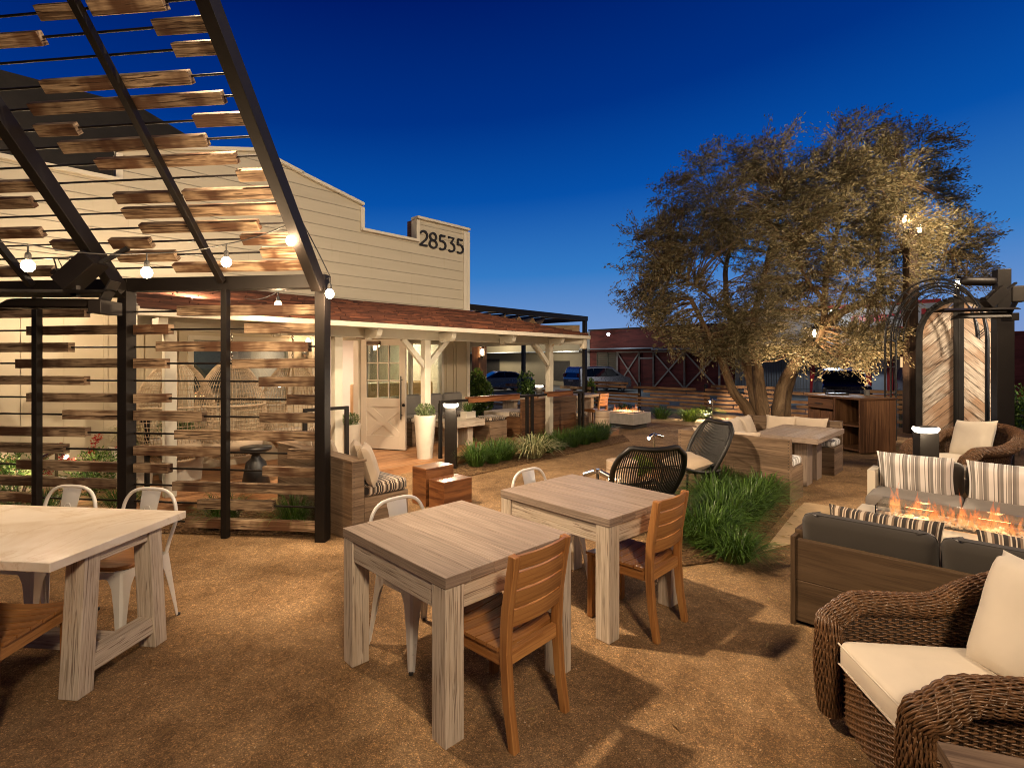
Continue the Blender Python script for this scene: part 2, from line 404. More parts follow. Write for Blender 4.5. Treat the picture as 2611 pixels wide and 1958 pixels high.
# ---------------------------------------------------------------- lamps
def point(loc,p,col=(1,.62,.32),r=.03,name='lamp_glow'):
    l=bpy.data.lights.new(name,'POINT'); l.energy=p; l.color=col; l.shadow_soft_size=r
    o=bpy.data.objects.new(name,l); COL.objects.link(o); o.location=loc; return o
def spot(loc,to,p,ang=60,col=(1,.66,.38),r=.05,blend=.6,name='spot_glow'):
    l=bpy.data.lights.new(name,'SPOT'); l.energy=p; l.color=col; l.shadow_soft_size=r; l.spot_size=math.radians(ang); l.spot_blend=blend
    o=bpy.data.objects.new(name,l); COL.objects.link(o); o.location=loc
    o.rotation_euler=(V(to)-V(loc)).to_track_quat('-Z','Y').to_euler(); return o
def area(loc,to,p,sx_,sy_,col=(1,.7,.42),name='area_glow'):
    l=bpy.data.lights.new(name,'AREA'); l.energy=p; l.color=col; l.shape='RECTANGLE'; l.size=sx_; l.size_y=sy_
    o=bpy.data.objects.new(name,l); COL.objects.link(o); o.location=loc
    o.rotation_euler=(V(to)-V(loc)).to_track_quat('-Z','Y').to_euler(); return o
# ================================================================ ground
def gmat():
    m,nt,out=newmat('decomposed_granite'); g=N(nt); o=OBJ(g)
    big=g.noise(o,.75,6,.62,.5); mid=g.noise(o,3.6,6,.7,.4); fine=g.noise(o,95,3,.7); 
    vor=g.n('ShaderNodeTexVoronoi'); vor.inputs['Scale'].default_value=230; g.l(o,vor.inputs['Vector'])
    vor2=g.n('ShaderNodeTexVoronoi'); vor2.inputs['Scale'].default_value=48; g.l(o,vor2.inputs['Vector'])
    base=g.ramp(g.math('ADD',g.math('MULTIPLY',big,.55),g.math('MULTIPLY',mid,.45)),[(.37,(.155,.092,.043)),(.47,(.235,.145,.072)),(.54,(.29,.185,.096)),(.66,(.38,.255,.142))])
    st=g.n('ShaderNodeSeparateColor'); g.l(vor.outputs['Color'],st.inputs[0])
    peb=g.ramp(st.outputs[0],[(0,(.58,.58,.58)),(.55,(.98,.98,.98)),(.86,(1.25,1.22,1.15)),(.965,(2.1,2.0,1.85))])
    col=g.mix(1.0,base,peb,'MULTIPLY')
    st2=g.n('ShaderNodeSeparateColor'); g.l(vor2.outputs['Color'],st2.inputs[0])
    col=g.mix(1.0,col,g.ramp(st2.outputs[1],[(0,(.86,.86,.86)),(.8,(1.03,1.03,1.03)),(.97,(1.3,1.27,1.2))]),'MULTIPLY')
    h=g.math('ADD',g.math('MULTIPLY',vor.outputs['Distance'],-.7),g.math('ADD',g.math('MULTIPLY',fine,.5),g.math('MULTIPLY',mid,1.6)))
    h=g.math('ADD',h,g.math('MULTIPLY',vor2.outputs['Distance'],-.5))
    g.l(g.bsdf(col,.9,0,h,.75,.008,.25),out.inputs[0]); return m
M_dg=gmat()
def asph():
    m,nt,out=newmat('asphalt'); g=N(nt); o=OBJ(g)
    col=g.ramp(g.noise(o,.8,5),[(.3,(.028,.026,.025)),(.7,(.055,.052,.048))])
    g.l(g.bsdf(col,.8,0,g.noise(o,60,3),.4,.01),out.inputs[0]); return m
M_asph=asph()
def smooth(t): t=max(0,min(1,t)); return t*t*(3-2*t)
mb=MB()
def gfn(a,b):
    x=-400+800*a; y=-60+ (b**2.2)*1100
    return (x,y,-.004-.42*smooth((y-20.5)/3.5)- (0.10 if y<-2 or y<20.5 else 0))
mb.grid(gfn,2,80,smooth=True)
struct(mb.build('ground',M_asph))
mb=MB()
mb.grid(lambda a,b:(-16+34*a,-4+24.5*b, .006*noise.noise(V((a*20,b*20,0)))),140,110)
struct(mb.build('gravel_yard',M_dg))
# planting beds with bark and leaf litter
def mulch():
    m,nt,out=newmat('bark_mulch'); g=N(nt); o=OBJ(g)
    v=g.n('ShaderNodeTexVoronoi'); v.inputs['Scale'].default_value=38; v.inputs['Randomness'].default_value=1; g.l(g.mapping(o,(1,2.3,1)),v.inputs['Vector'])
    st=g.n('ShaderNodeSeparateColor'); g.l(v.outputs['Color'],st.inputs[0])
    col=g.ramp(st.outputs[0],[(0,(.05,.025,.012)),(.5,(.15,.08,.035)),(1,(.34,.21,.10))])
    g.l(g.bsdf(col,.9,0,v.outputs['Distance'],1.0,.03,.2),out.inputs[0]); return m
M_mulch=mulch()
def bed(pts,z=.016):
    mb=MB(); mb.prism([tuple(p) for p in pts],0.008,z); return struct(mb.build('planting_bed',M_mulch))
bed([W(5.2,5.85)[:2],W(9.9,5.95)[:2],W(10.6,6.55)[:2],W(5.2,6.62)[:2]])
bed([(1.35,4.35),(2.05,4.55),(3.3,6.2),(2.9,6.9),(2.1,7.2),(1.5,6.0)])
# steel edging and the paler compacted path beside the near bed
mb=MB()
mb.prism([(2.25,4.7),(3.05,5.15),(4.0,6.0),(3.55,6.35),(3.25,6.0)],.006,.0095)
M_path=paint('compacted_path',(.42,.30,.17),.85,0,.12,5,.4)
struct(mb.build('path',M_path))
mb=MB()
mb.prism([W(13.4,6.0)[:2],W(16.0,5.6)[:2],W(16.2,8.9)[:2],W(13.5,8.6)[:2]],.006,.0095)
struct(mb.build('path',M_path))
# scattered coarse stones on the gravel, near the camera
mb=MB()
ico=[(0,0,.6)]+[(math.cos(k*2*PI/5),math.sin(k*2*PI/5),.0) for k in range(5)]
for i in range(9000):
    y=1.2+5.5*R.random()**1.4; x=(R.random()*2-1)*y*1.02; r=.0022+.0038*R.random()**3
    a=R.random()*6.28; q=.55+.9*R.random()
    pts=[(x+r*(px*math.cos(a)*q-py*math.sin(a)),y+r*(px*math.sin(a)*q+py*math.cos(a)),.004+pz*r) for px,py,pz in ico]
    mb.add(pts,[(0,1+k,1+(k+1)%5) for k in range(5)],[[(0,0)]*3]*5,R.random())
m,nt_,out_=newmat('loose_stones'); g_=N(nt_)
g_.l(g_.bsdf(g_.ramp(TONE(g_),[(0,(.20,.10,.045)),(.7,(.38,.23,.12)),(1,(.62,.48,.32))]),.7),out_.inputs[0])
o=mb.build('loose_gravel',m); o['kind']='stuff'; tag(o,'loose pale pebbles scattered over the brown gravel yard','gravel')
mb=MB()
for i in range(520):
    if R.random()<.6: x=R.gauss(2.3,.9); y=R.gauss(5.2,1.1)
    else: y=1.6+8*R.random(); x=(R.random()*2-1)*y*.9
    a=R.random()*6.28; L=R.uniform(.012,.034); w=L*R.uniform(.18,.4); c,s_=math.cos(a),math.sin(a); zt=R.uniform(.002,.012)
    mb.add([(x-c*L,y-s_*L,.010),(x+s_*w,y-c*w,.011+zt),(x+c*L,y+s_*L,.010+zt*.5),(x-s_*w,y+c*w,.012)],[(0,1,2,3)],[[(0,0)]*4],R.random())
o=mb.build('leaf_litter',leafmat('dry_leaf',(.16,.085,.03),(.42,.30,.13),.15,.7)); o['kind']='stuff'; tag(o,'dry fallen leaves scattered on the gravel and planting bed','leaf litter')
# ================================================================ the farmhouse (local frame = street grid)
def siding():
    m,nt,out=newmat('lap_siding'); g=N(nt); uv=UVc(g)
    sx=g.n('ShaderNodeSeparateXYZ'); g.l(uv,sx.inputs[0])
    f=g.math('FRACT',g.math('DIVIDE',sx.outputs[1],.205))
    groove=g.ramp(f,[(0,(0,0,0)),(.02,(0,0,0)),(.05,(1,1,1)),(1,(.80,.80,.80))])
    n1=g.noise(g.mapping(uv,(.7,7,1)),1.0,4,.6)
    col=g.ramp(n1,[(.3,(.455,.405,.31)),(.7,(.50,.45,.35))])
    st=g.noise(g.mapping(uv,(9,1.2,1)),1.0,4,.6)
    col=g.mix(g.ramp(st,[(.60,(0,0,0)),(.80,(.35,.35,.35))]),col,(.36,.30,.20))
    col=g.mix(g.ramp(f,[(0,(.5,.5,.5)),(.020,(.5,.5,.5)),(.035,(0,0,0))]),col,(.27,.23,.17))
    bj=g.n('ShaderNodeTexBrick'); bj.inputs['Color1'].default_value=(0,0,0,1); bj.inputs['Color2'].default_value=(.25,.25,.25,1); bj.inputs['Mortar'].default_value=(1,1,1,1); bj.inputs['Scale'].default_value=1.0; bj.inputs['Mortar Size'].default_value=.003; bj.inputs['Brick Width'].default_value=3.1; bj.inputs['Row Height'].default_value=.205; g.l(uv,bj.inputs[0])
    col=g.mix(g.math('MULTIPLY',bj.outputs[0],.45),col,(.34,.29,.21))
    g.l(g.bsdf(col,.6,0,groove,.9,.02,.3),out.inputs[0]); return m
M_siding=siding()
house=thing('farmhouse','cream farmhouse with stepped gable parapet above a red shingle porch roof','building',(0,0,0),GA)
VW=8.7
# facade parapet: polygon in (u,z) pulled back from v=8.7
FM=Matrix(((1,0,0,0),(0,0,1,VW),(0,1,0,0),(0,0,0,1)))  # (x,y,z)->(u=x, v=VW+z, z=y)
top=[(-6,4.13),(1.44,4.13),(1.44,4.543),(1.862,4.69),(3.245,5.067),(3.95,4.875),(5.09,4.60),(5.09,4.135),(6.333,4.135),(6.333,4.606),(7.70,4.606)]
mb=MB()
poly=[(-6,2.65)]+top+[(7.70,2.65)]
n=len(poly)
vs=[(x,VW,z) for x,z in poly]+[(x,VW+.14,z) for x,z in poly]
uvx=[(x,z-2.65) for x,z in poly]
fs=[tuple(range(n)),tuple(reversed(range(n,2*n)))]; uu=[uvx,list(reversed(uvx))]
for i in range(n):
    j=(i+1)%n; fs.append((j,i,n+i,n+j)); uu.append([(0,.1),(.1,.1),(.1,.12),(0,.12)])
mb.add(vs,fs,uu,.5)
mb.build('parapet_wall',M_siding,house)
mb=MB()
for (a,b) in zip(top[:-1],top[1:]):
    vert=abs(a[0]-b[0])<.01
    e=.0
    if vert: mb.box(a[0]-.03,a[0]+.045,VW-.03,VW+.15,min(a[1],b[1])+.001,max(a[1],b[1])-.03,tone=.5)
    else: mb.bar((a[0]-.02,VW+.055,a[1]+.02),(b[0]+.02,VW+.055,b[1]+.02),.24,.05,tone=.5)
mb.box(7.66,7.74,VW-.025,VW+.16,.13,4.57,tone=.5)
mb.box(7.56,7.655,VW-.022,VW-.001,2.66,4.56,tone=.5)
mb.build('parapet_trim',M_white,house)
mb=MB(); mb.box(6.333,7.70,VW+.141,VW+.34,4.0,4.60); mb.build('parapet_box',M_darkoak,house)
# street number
def textobj(name,body,size,mat,parent,loc,rot,ext=.012,sx=1.0,bold=0):
    cu=bpy.data.curves.new(name,'FONT'); cu.body=body; cu.size=size; cu.extrude=ext; cu.align_x='CENTER'; cu.align_y='CENTER'; cu.offset=bold
    cu.materials.append(mat)
    o=bpy.data.objects.new(name,cu); COL.objects.link(o); o.location=loc; o.rotation_euler=rot; o.scale=(sx,1,1); o.parent=parent
    dg=bpy.context.evaluated_depsgraph_get(); dg.update()
    me=bpy.data.meshes.new_from_object(o.evaluated_get(dg))
    if bold:pass
    o2=bpy.data.objects.new(name,me); COL.objects.link(o2); o2.location=loc; o2.rotation_euler=rot; o2.scale=(sx,1,1); o2.parent=parent
    bpy.data.objects.remove(o); return o2
def digits(name,seq,x0,z0,h,w,gap,st,y,mat,parent,thk=.03):
    """rounded sans numerals from swept strokes, h tall, w wide, in the (x,z) plane"""
    mb=MB(); x=x0
    def arc(cx,cz,rx,rz,a0,a1,n=16): return [(cx+rx*math.cos(math.radians(a0+(a1-a0)*i/n)),cz+rz*math.sin(math.radians(a0+(a1-a0)*i/n))) for i in range(n+1)]
    for d in seq:
        w2=w/2
        if d=='2': S=[arc(w2,h*.70,w2*.92,h*.28,160,-20)+[(w*.78,h*.45),(w*.05,.0+st/2)],[(w*.02,st/2),(w*.98,st/2)]]
        elif d=='8': S=[arc(w2,h*.745,w2*.80,h*.235,-90,270,24),arc(w2,h*.26,w2*.95,h*.25,-90,270,24)]
        elif d=='5': S=[[(w*.88,h-st/2),(w*.20,h-st/2)],[(w*.20,h-st/2),(w*.17,h*.56)]+arc(w*.42,h*.30,w*.52,h*.285,110,-125)]
        elif d=='3': S=[[(w*.08,h-st/2),(w*.88,h-st/2),(w*.42,h*.57)]+arc(w*.45,h*.29,w*.50,h*.275,85,-130)]
        for s in S:
            L=[];Rr=[]
            for i,p in enumerate(s):
                a=s[max(0,i-1)];b=s[min(len(s)-1,i+1)]; dx,dz=b[0]-a[0],b[1]-a[1]; l=math.hypot(dx,dz) or 1
                nx,nz=-dz/l*st/2,dx/l*st/2
                L.append((x+p[0]+nx,z0+p[1]+nz)); Rr.append((x+p[0]-nx,z0+p[1]-nz))
            for i in range(len(s)-1):
                q=[L[i],L[i+1],Rr[i+1],Rr[i]]
                v=[(a,y,b) for a,b in q]+[(a,y+thk,b) for a,b in q]
                mb.add(v,[(3,2,1,0),(4,5,6,7),(0,1,5,4),(2,3,7,6)],[[(0,0)]*4]*4,.5)
        x+=w+gap
    return mb.build(name,mat,parent)
digits('street_number','28535',6.385,4.065,.315,.195,.048,.040,VW-.034,M_black,house)
# lower walls: board and batten
mb=MB()
def pier(a,b,z0=.12,z1=2.65): mb.box(a,b,VW,VW+.14,z0,z1,tone=.5)
pier(-6,2.26); pier(2.26,3.78,.0,1.0); pier(2.26,3.78,2.10); pier(3.78,4.13); pier(4.13,5.07,2.14); pier(5.07,5.15); pier(5.15,7.0,.0,1.0); pier(5.15,7.0,2.12); pier(7.0,7.66)
mb.box(7.52,7.66,VW+.141,13,.0,2.8,tone=.5)
mb.build('board_wall',M_cream,house)
mb=MB()
u=-5.9
while u<7.6:
    for z0,z1 in (((.0,2.6),) if (u<2.2 or 3.8<u<4.1 or 7.05<u) else ()):
        mb.box(u-.022,u+.022,VW-.02,VW-.001,z0,z1,tone=.5)
    u+=.40
    if 2.2<u<2.61: mb.box(-6,1.3,VW-.028,VW-.001,2.60,2.70,tone=.5); mb.build('wall_battens',M_cream,house); mb=MB()
for uu_ in ((3.83,4.07),(7.1,7.38)):
    for u in uu_: mb.box(u-.022,u+.022,VW-.021,VW-.001,.13,2.1,tone=.5)
    mb.build('corner_battens',M_cream,house); mb=MB()
# windows
def window(u0,u1,z0,z1,fr=.07,mull=()):
    mb=MB()
    mb.box(u0-.001,u0+fr,VW-.03,VW+.12,z0,z1,tone=.5);mb.box(u1-fr,u1+.001,VW-.03,VW+.12,z0,z1,tone=.5)
    mb.box(u0+fr,u1-fr,VW-.028,VW+.12,z1-fr,z1,tone=.5);mb.box(u0+fr,u1-fr,VW-.045,VW+.12,z0,z0+fr*.6,tone=.5)
    for m_ in mull: mb.box(m_-.02,m_+.02,VW-.02,VW+.1,z0+fr*.6,z1-fr,tone=.5)
    w=mb.build('window',M_white,house,.004)
    mb=MB(); mb.box(u0+fr,u1-fr,VW+.05,VW+.056,z0+fr*.6,z1-fr); mb.build('pane',M_glass,w)
    return w
window(2.26,3.78,1.0,2.10); window(5.15,7.0,1.0,2.12,.05,(6.2,))
# door frame and open door
mb=MB()
mb.box(4.13,4.20,VW-.03,VW+.15,.12,2.17,tone=.5);mb.box(5.0,5.07,VW-.03,VW+.15,.12,2.17,tone=.5);mb.box(4.2,5.0,VW-.03,VW+.15,2.10,2.17,tone=.5)
mb.build('door_frame',M_white,house,.004)
dl=math.atan2(7.84-8.66,5.45-5.06)
DM=T(5.06,8.66,.135)@Rz(dl)
dw,dh=.92,1.98
mb=MB(DM)
th=.052
mb.box(0,.12,-th/2,th/2,0,dh,tone=.4);mb.box(dw-.12,dw,-th/2,th/2,0,dh,tone=.5)
mb.box(.12,dw-.12,-th/2,th/2,0,.24,tone=.5);mb.box(.12,dw-.12,-th/2,th/2,.76,.92,tone=.5);mb.box(.12,dw-.12,-th/2,th/2,dh-.11,dh,tone=.5)
mb.box(.12,dw-.12,-.004,.004,.24,.76,tone=.5)
a0,a1,b0,b1=.12,dw-.12,.24,.76
for (p,q) in (((a0,b0),(a1,b1)),((a0,b1),(a1,b0))):
    mb.bar((p[0],0,p[1]),(q[0],0,q[1]),.040 if p[1]==b0 else .0385,.12,up=(0,1,0) if False else (0,0,1),tone=.5)
for x in (a0+.004,): pass
gw=(a1-a0)/3
gh=(dh-.11-.92)/3
for i in (1,2):
    mb.box(a0+gw*i-.012,a0+gw*i+.012,-.016,.016,.92,dh-.11,tone=.5)
    mb.box(a0,a1,-.0145,.0145,.92+gh*i-.012,.92+gh*i+.012,tone=.5)
door=mb.build('door',M_door,house,.004)
mb=MB(DM); mb.box(a0,a1,-.003,.003,.92,dh-.11); mb.build('pane',M_glass,door)
mb=MB(DM)
for s in (-1,):
    mb.cyl((dw-.06,s*.07,.55),(dw-.06,s*.07,1.32),.011,8); mb.cyl((dw-.06,s*.02,.62),(dw-.06,s*.07,.62),.009,8);mb.cyl((dw-.06,s*.02,1.25),(dw-.06,s*.07,1.25),.009,8)
    mb.lathe([(.03,0),(.03,.01),(.018,.03),(.0,.035)],12,T(dw-.06+.03,-.024,.80)@Rx(PI/2))
mb.build('handle',M_black,door)
mb=MB(DM); mb.box(.16,.42,-.085,-.024,dh-.10,dh-.03); mb.bar((.2,-.06,dh+.005),(-.05,-.10,dh+.03),.02,.012)
mb.build('door_closer',M_darkoak,door)
mb=MB(DM); mb.box(0,dw,-.02,.02,-.012,0); mb.build('sweep',M_black,door)
# interior seen through the openings
mb=MB()
mb.box(2.0,7.5,12.4,12.5,.12,2.6,tone=.5); mb.box(1.0,1.1,8.9,12.5,.12,2.6,tone=.5); mb.box(3.9,3.98,8.85,12.4,.12,2.6,tone=.5)
mb.box(1.1,3.9,11.5,11.6,.12,2.6,tone=.5)
mb.build('inner_wall',paint('inner_plaster',(.66,.56,.50),.7,0,.04,2),house)
mb=MB()
for i in range(26): mb.box(1.1+i*.107,1.2+i*.107,8.85,11.5,2.30,2.33)
mb.build('bar_ceiling',wood('ceiling_plank',(.20,.13,.07),(.30,.21,.12),None,1,12,.6,.2,0,.5),house)
mb=MB(); mb.box(3.99,7.5,8.85,12.4,2.45,2.5); mb.build('room_ceiling',M_cream,house)
mb=MB(); mb.box(1.0,7.5,8.841,12.5,.06,.118); mb.build('room_floor',M_darkoak,house)
mb=MB(); mb.box(1.3,3.8,10.3,10.9,.12,1.05); mb.box(1.3,3.8,9.15,9.45,.98,1.02); mb.build('bar_counter',M_banq,house)
mb=MB(); mb.box(1.6,3.7,11.42,11.49,1.15,2.1); 
mb.build('bar_back',paint('bar_slate',(.045,.055,.05),.3,0,.2,3),house)
mb=MB(); mb.box(4.3,5.0,11.4,11.8,.12,1.2); mb.cushion(4.25,5.05,11.2,11.42,.5,1.25,r=.05); mb.build('booth_back',M_leather,house)
mb=MB(); mb.cushion(5.35,7.35,9.45,9.65,.6,1.28,r=.05);mb.box(5.35,7.35,9.0,9.45,.12,.6); mb.build('booth_back',M_tanleather,house)
mb=MB(); mb.box(5.6,6.25,12.36,12.395,1.0,2.3); mb.build('dark_window',paint('night_glass',(.02,.03,.02),.08,0,.3,3),house)
mb=MB()
for i in range(3):
    for j in range(4): mb.box(4.47+i*.1,4.55+i*.1,12.375,12.395,1.2+.24*j,1.42+.24*j)
mb.build('mirror_panes',M_black,house)
mb=MB(); mb.box(4.1,4.7,10.5,11.1,.86,.90); mb.cyl((4.4,10.8,.12),(4.4,10.8,.86),.03); mb.build('cafe_table',M_white_tbl,house)
area(W(3.0,10.2,2.2),W(3.0,10.2,0),40,1.5,.8,(1,.80,.58))
area(W(4.9,10.6,2.4),W(4.9,10.6,0),80,1.0,1.5,(1,.74,.55))
area(W(6.6,10.2,2.4),W(6.6,10.2,0),140,1.0,1.5,(1,.86,.66))
# porch roof in shingle courses
E_=[V((1.45,VW-.001,2.81)),V((7.695,VW-.001,2.81)),V((9.45,6.70,2.285)),V((1.28,6.70,2.285))]
M_shingle=wood('red_shingle',(.055,.017,.009),(.17,.058,.028),(.04,.014,.008),3.0,30,.75,.55,.6,.9,.7)
mb=MB()
nc=15
def cut(L,Rr,t): return L.lerp(Rr,t)
for i in range(nc):
    t0,t1=i/nc,(i+1)/nc+.012
    A=E_[3].lerp(E_[0],t0);B=E_[2].lerp(E_[1],t0);C_=E_[2].lerp(E_[1],min(1,t1));D_=E_[3].lerp(E_[0],min(1,t1))
    # split into shingles of random width, each a thin wedge
    L=(B-A).length; x=0
    while x<L-.01:
        w=.22+.5*R.random(); x2=min(L,x+w)
        a=A.lerp(B,x/L);b=A.lerp(B,x2/L-.002);c=D_.lerp(C_,x2/L-.002);d=D_.lerp(C_,x/L)
        h=.042+.010*R.random(); dn=V((0,0,h))
        pts=[a,b,c,d,a+dn,b+dn,c+V((0,0,.003)),d+V((0,0,.003))]
        ou=R.random()*20
        mb.add(pts,[(4,5,6,7),(0,1,5,4),(3,2,1,0),(1,2,6,5),(3,0,4,7)],[[(ou,0),(ou+x2-x,0),(ou+x2-x,.12),(ou,.12)]]+[[(ou,0),(ou+.3,0),(ou+.3,.02),(ou,.02)]]*4,R.random())
        x=x2
# the return slope round the corner
H=[V((7.70,VW,2.81)),V((7.70,11.0,2.81)),V((9.45,11.0,2.285)),V((9.45,6.70,2.285))]
for i in range(nc):
    t0,t1=i/nc,min(1,(i+1)/nc)
    a=H[3].lerp(H[0],t0);b=H[2].lerp(H[1],t0);c=H[2].lerp(H[1],t1);d=H[3].lerp(H[0],t1)
    dn=V((0,0,.02)); pts=[a,b,c,d,a+dn,b+dn,c+V((0,0,.003)),d+V((0,0,.003))]
    mb.add(pts,[(4,5,6,7),(0,1,5,4),(3,2,1,0)],[[(0,0),(4,0),(4,.12),(0,.12)]]*3,R.random())
roof=mb.build('roof',M_shingle,house)
mb=MB()
dz=V((0,0,-.022))
for q in (E_,H):
    pts=[p+dz for p in q]+[p+dz+V((0,0,-.03)) for p in q]
    mb.add(pts,[(0,1,2,3),(7,6,5,4),(0,3,7,4),(1,2,6,5)],[[(0,0),(8,0),(8,2),(0,2)]]*4,.5)
mb.build('soffit',M_post,roof)
mb=MB()
mb.box(1.27,9.47,6.665,6.70,2.205,2.275,tone=.5); mb.box(9.45,9.48,6.665,11,2.205,2.275,tone=.5)
mb.bar((1.27,6.68,2.255),(1.44,8.68,2.78),.035,.09,tone=.5)
mb.build('fascia',M_white,roof,.004)
# beam, posts, braces and scrolled rafter tails
def porchpost(u,v,z0,braces):
    mb=MB(); mb.box(u-.062,u+.062,v-.062,v+.062,z0,2.079,tone=.5); p=mb.build('porch_post',M_post,house,.008)
    for du,dv in braces:
        mb=MB(); mb.bar((u+du*.03,v+dv*.03,1.64),(u+du*.47,v+dv*.47,2.09),.07,.085,tone=.5); mb.build('brace',M_post,p,.005)
porchpost(1.68,7.2,.12,()); porchpost(3.80,7.2,.12,()); porchpost(5.42,7.2,.12,((1,0),(-1,0))); porchpost(8.705,7.2,0,((-1,0),(0,1)))
mb=MB(); mb.box(1.35,8.80,7.125,7.275,2.08,2.262,tone=.5); mb.box(8.63,8.78,7.275,11,2.082,2.26,tone=.5); mb.bar((8.75,7.15,2.16),(9.40,6.74,2.15),.07,.12,tone=.5)
mb.build('porch_beam',M_post,house,.006)
for u in (1.52,2.87,4.25,5.68,7.15,8.62):
    mb=MB()
    pts=[(6.74,2.20),(6.78,2.10),(6.84,2.055),(6.92,2.06),(6.98,2.085),(7.03,2.07),(7.05,2.04),(7.10,2.05),(7.12,2.20)]
    Mx=Matrix(((0,0,1,0),(1,0,0,0),(0,1,0,0),(0,0,0,1)))
    mb.prism(pts,u-.045,u+.045,Mx,tone=.5); mb.build('rafter_tail',M_post,roof,.004)
mb=MB(); mb.box(9.30,9.42,6.72,6.84,1.99,2.20,tone=.5); mb.build('corner_block',M_white,roof,.02,3)
# the unlit taller roof behind the parapet
mb=MB()
Mx=Matrix(((1,0,0,0),(0,0,1,0),(0,1,0,0),(0,0,0,1)))
mb.prism([(-8,5.0),(-2.5,6.4),(2.30,6.56),(3.56,6.10),(4.9,4.7),(5.2,3.9),(-8,3.9)],12.0,19,Mx)
mb.build('upper_roof',M_dark,house)
# security camera at the porch corner
mb=MB(T(8.70,7.10,2.13)); mb.lathe([(.062,0),(.062,.03),(.05,.045)],18,Rx(PI/2)); 
sc=mb.build('security_camera',M_white); sc.rotation_euler=(0,0,GA); tag(sc,'small round white security camera on the porch corner post','security camera')
mb=MB(T(8.70,7.055,2.13)); mb.lathe([(.034,0),(.030,.012),(.012,.02)],14,Rx(PI/2)); mb.build('lens',M_black,sc)
# wall sconce
def gthing(name,label,cat,u,v,z=0,rot=0,group=None):
    o=thing(name,label,cat,W(u,v,z),GA+rot,group); return o
# ---------------------------------------------------------------- wall sconce, deck, steps
M_bulb=emit('bulb_filament_glow',(1,.72,.42),38)
M_bulbw=emit('warm_lamp_glow',(1,.78,.50),20)
M_cool=emit('cool_flood_glow',(.80,.93,1.0),60)
t=gthing('wall_sconce','glass wall lamp lit on the cream wall beside the bar window','wall lamp',4.0,8.66,1.9)
mb=MB(); mb.lathe([(.06,-.02),(.06,.0),(.02,.01)],14,T(0,0,-.05)@Rx(PI/2)); mb.tube([(0,0,-.05),(0,-.09,-.07),(0,-.1,0)],.012); mb.lathe([(.03,0),(.034,.05)],12,T(0,-.1,-.01)); mb.build('bracket',M_steelpol,t)
mb=MB(); mb.lathe([(.026,.04),(.036,.09),(.036,.16),(.02,.2),(.0,.205)],12,T(0,-.1,0)); mb.build('bulb',M_bulbw,t)
point(W(4.0,8.5,2.05),14,r=.04)
mb=MB()
v=6.76
while v<8.69:
    mb.box(.5,10.7,v,v+.136,.095,.12); v+=.142
for u in (.5,):pass
mb.box(.5,10.7,6.725,6.755,.0,.119); mb.box(.472,.5,6.725,8.7,0,.119)
dk=struct(mb.build('deck',M_deck)); dk.rotation_euler=(0,0,GA)
for (u,v,z0,lab,hh) in ((3.75,4.98,0,'taller of the two oiled hardwood blocks below the deck edge',.45),(3.73,4.62,0,'shorter hardwood block standing in front of the taller block',.35)):
    t=gthing('hardwood_block',lab,'block stool',u,v,0,0,'hardwood blocks by the deck')
    mb=MB(); d=.27 if hh>.4 else .28
    mb.box(0,.425,0,d,.004,hh,ax=0); mb.build('block',M_redwood,t,.006)
# planters
def leaves(mb,c,rx,ry,rz,n,ln=.05,wd=.012,up=.5,seedf=None,shell=.5):
    for i in range(n):
        while True:
            p=V((R.uniform(-1,1),R.uniform(-1,1),R.uniform(-1,1)))
            if .02<p.length<1: break
        if R.random()<shell: p=p.normalized()*R.uniform(.75,1.0)
        q=V((c[0]+p.x*rx,c[1]+p.y*ry,c[2]+p.z*rz))
        d=V((p.x+R.uniform(-.8,.8),p.y+R.uniform(-.8,.8),p.z*.4+up+R.uniform(-.5,.5))).normalized()
        s=d.cross(V((R.uniform(-1,1),R.uniform(-1,1),R.uniform(-.3,1)))).normalized()
        L=ln*R.uniform(.6,1.3);w=wd*R.uniform(.7,1.2)
        mb.add([q-d*L*.5,q-s*w,q+d*L*.5,q+s*w],[(0,1,2,3)],[[(0,0)]*4],R.random())
def blade(mb,base,ang,h,reach,w,tone,seg=6,droop=.35,twist=0):
    dx,dy=math.cos(ang),math.sin(ang); px,py=-dy,dx
    L=[];Rr=[]
    for i in range(seg+1):
        t=i/seg
        r=reach*(t**1.25); z=h*(math.sin(min(1,t*1.05)*PI/2)) - h*droop*(t**3.2)
        ww=w*(1-t**2.2)*(0.55+.45*min(1,t*3))*.5
        tw=twist*t
        cx=base[0]+dx*r+px*tw; cy=base[1]+dy*r+py*tw; zz=max(.012,base[2]+z)
        L.append((cx+px*ww,cy+py*ww,zz+ww*.5)); Rr.append((cx-px*ww,cy-py*ww,zz+ww*.5))
    vs=L+Rr;n=seg+1
    mb.add(vs,[(i,i+1,n+i+1,n+i) for i in range(seg)],[[(0,0)]*4]*seg,tone,True)
def tuft(mb,cx,cy,z,r,h,n,w=.008,spread=1.0,droop=.4):
    for i in range(n):
        a=R.random()*2*PI; rr=r*.28*math.sqrt(R.random())
        b=(cx+rr*math.cos(a),cy+rr*math.sin(a),z)
        s=R.random()
        blade(mb,b,a+R.uniform(-.6,.6),h*R.uniform(.65,1.08)*(1-.35*s),r*(.25+.95*s)*spread,w*R.uniform(.7,1.3),R.random(),5,droop*R.uniform(.3,1.4),R.uniform(-.05,.05))
def clump(loc,r,h,n,label,mat=None,name='grass_clump',group=None,w=.008,spread=1.0,droop=.4,cat='grass plant'):
    mb=MB(); tuft(mb,0,0,0,r,h,n,w,spread,droop); o=mb.build(name,mat or M_grass); o.location=loc; o.rotation_euler=(0,0,R.random()*6); tag(o,label,cat,group); return o
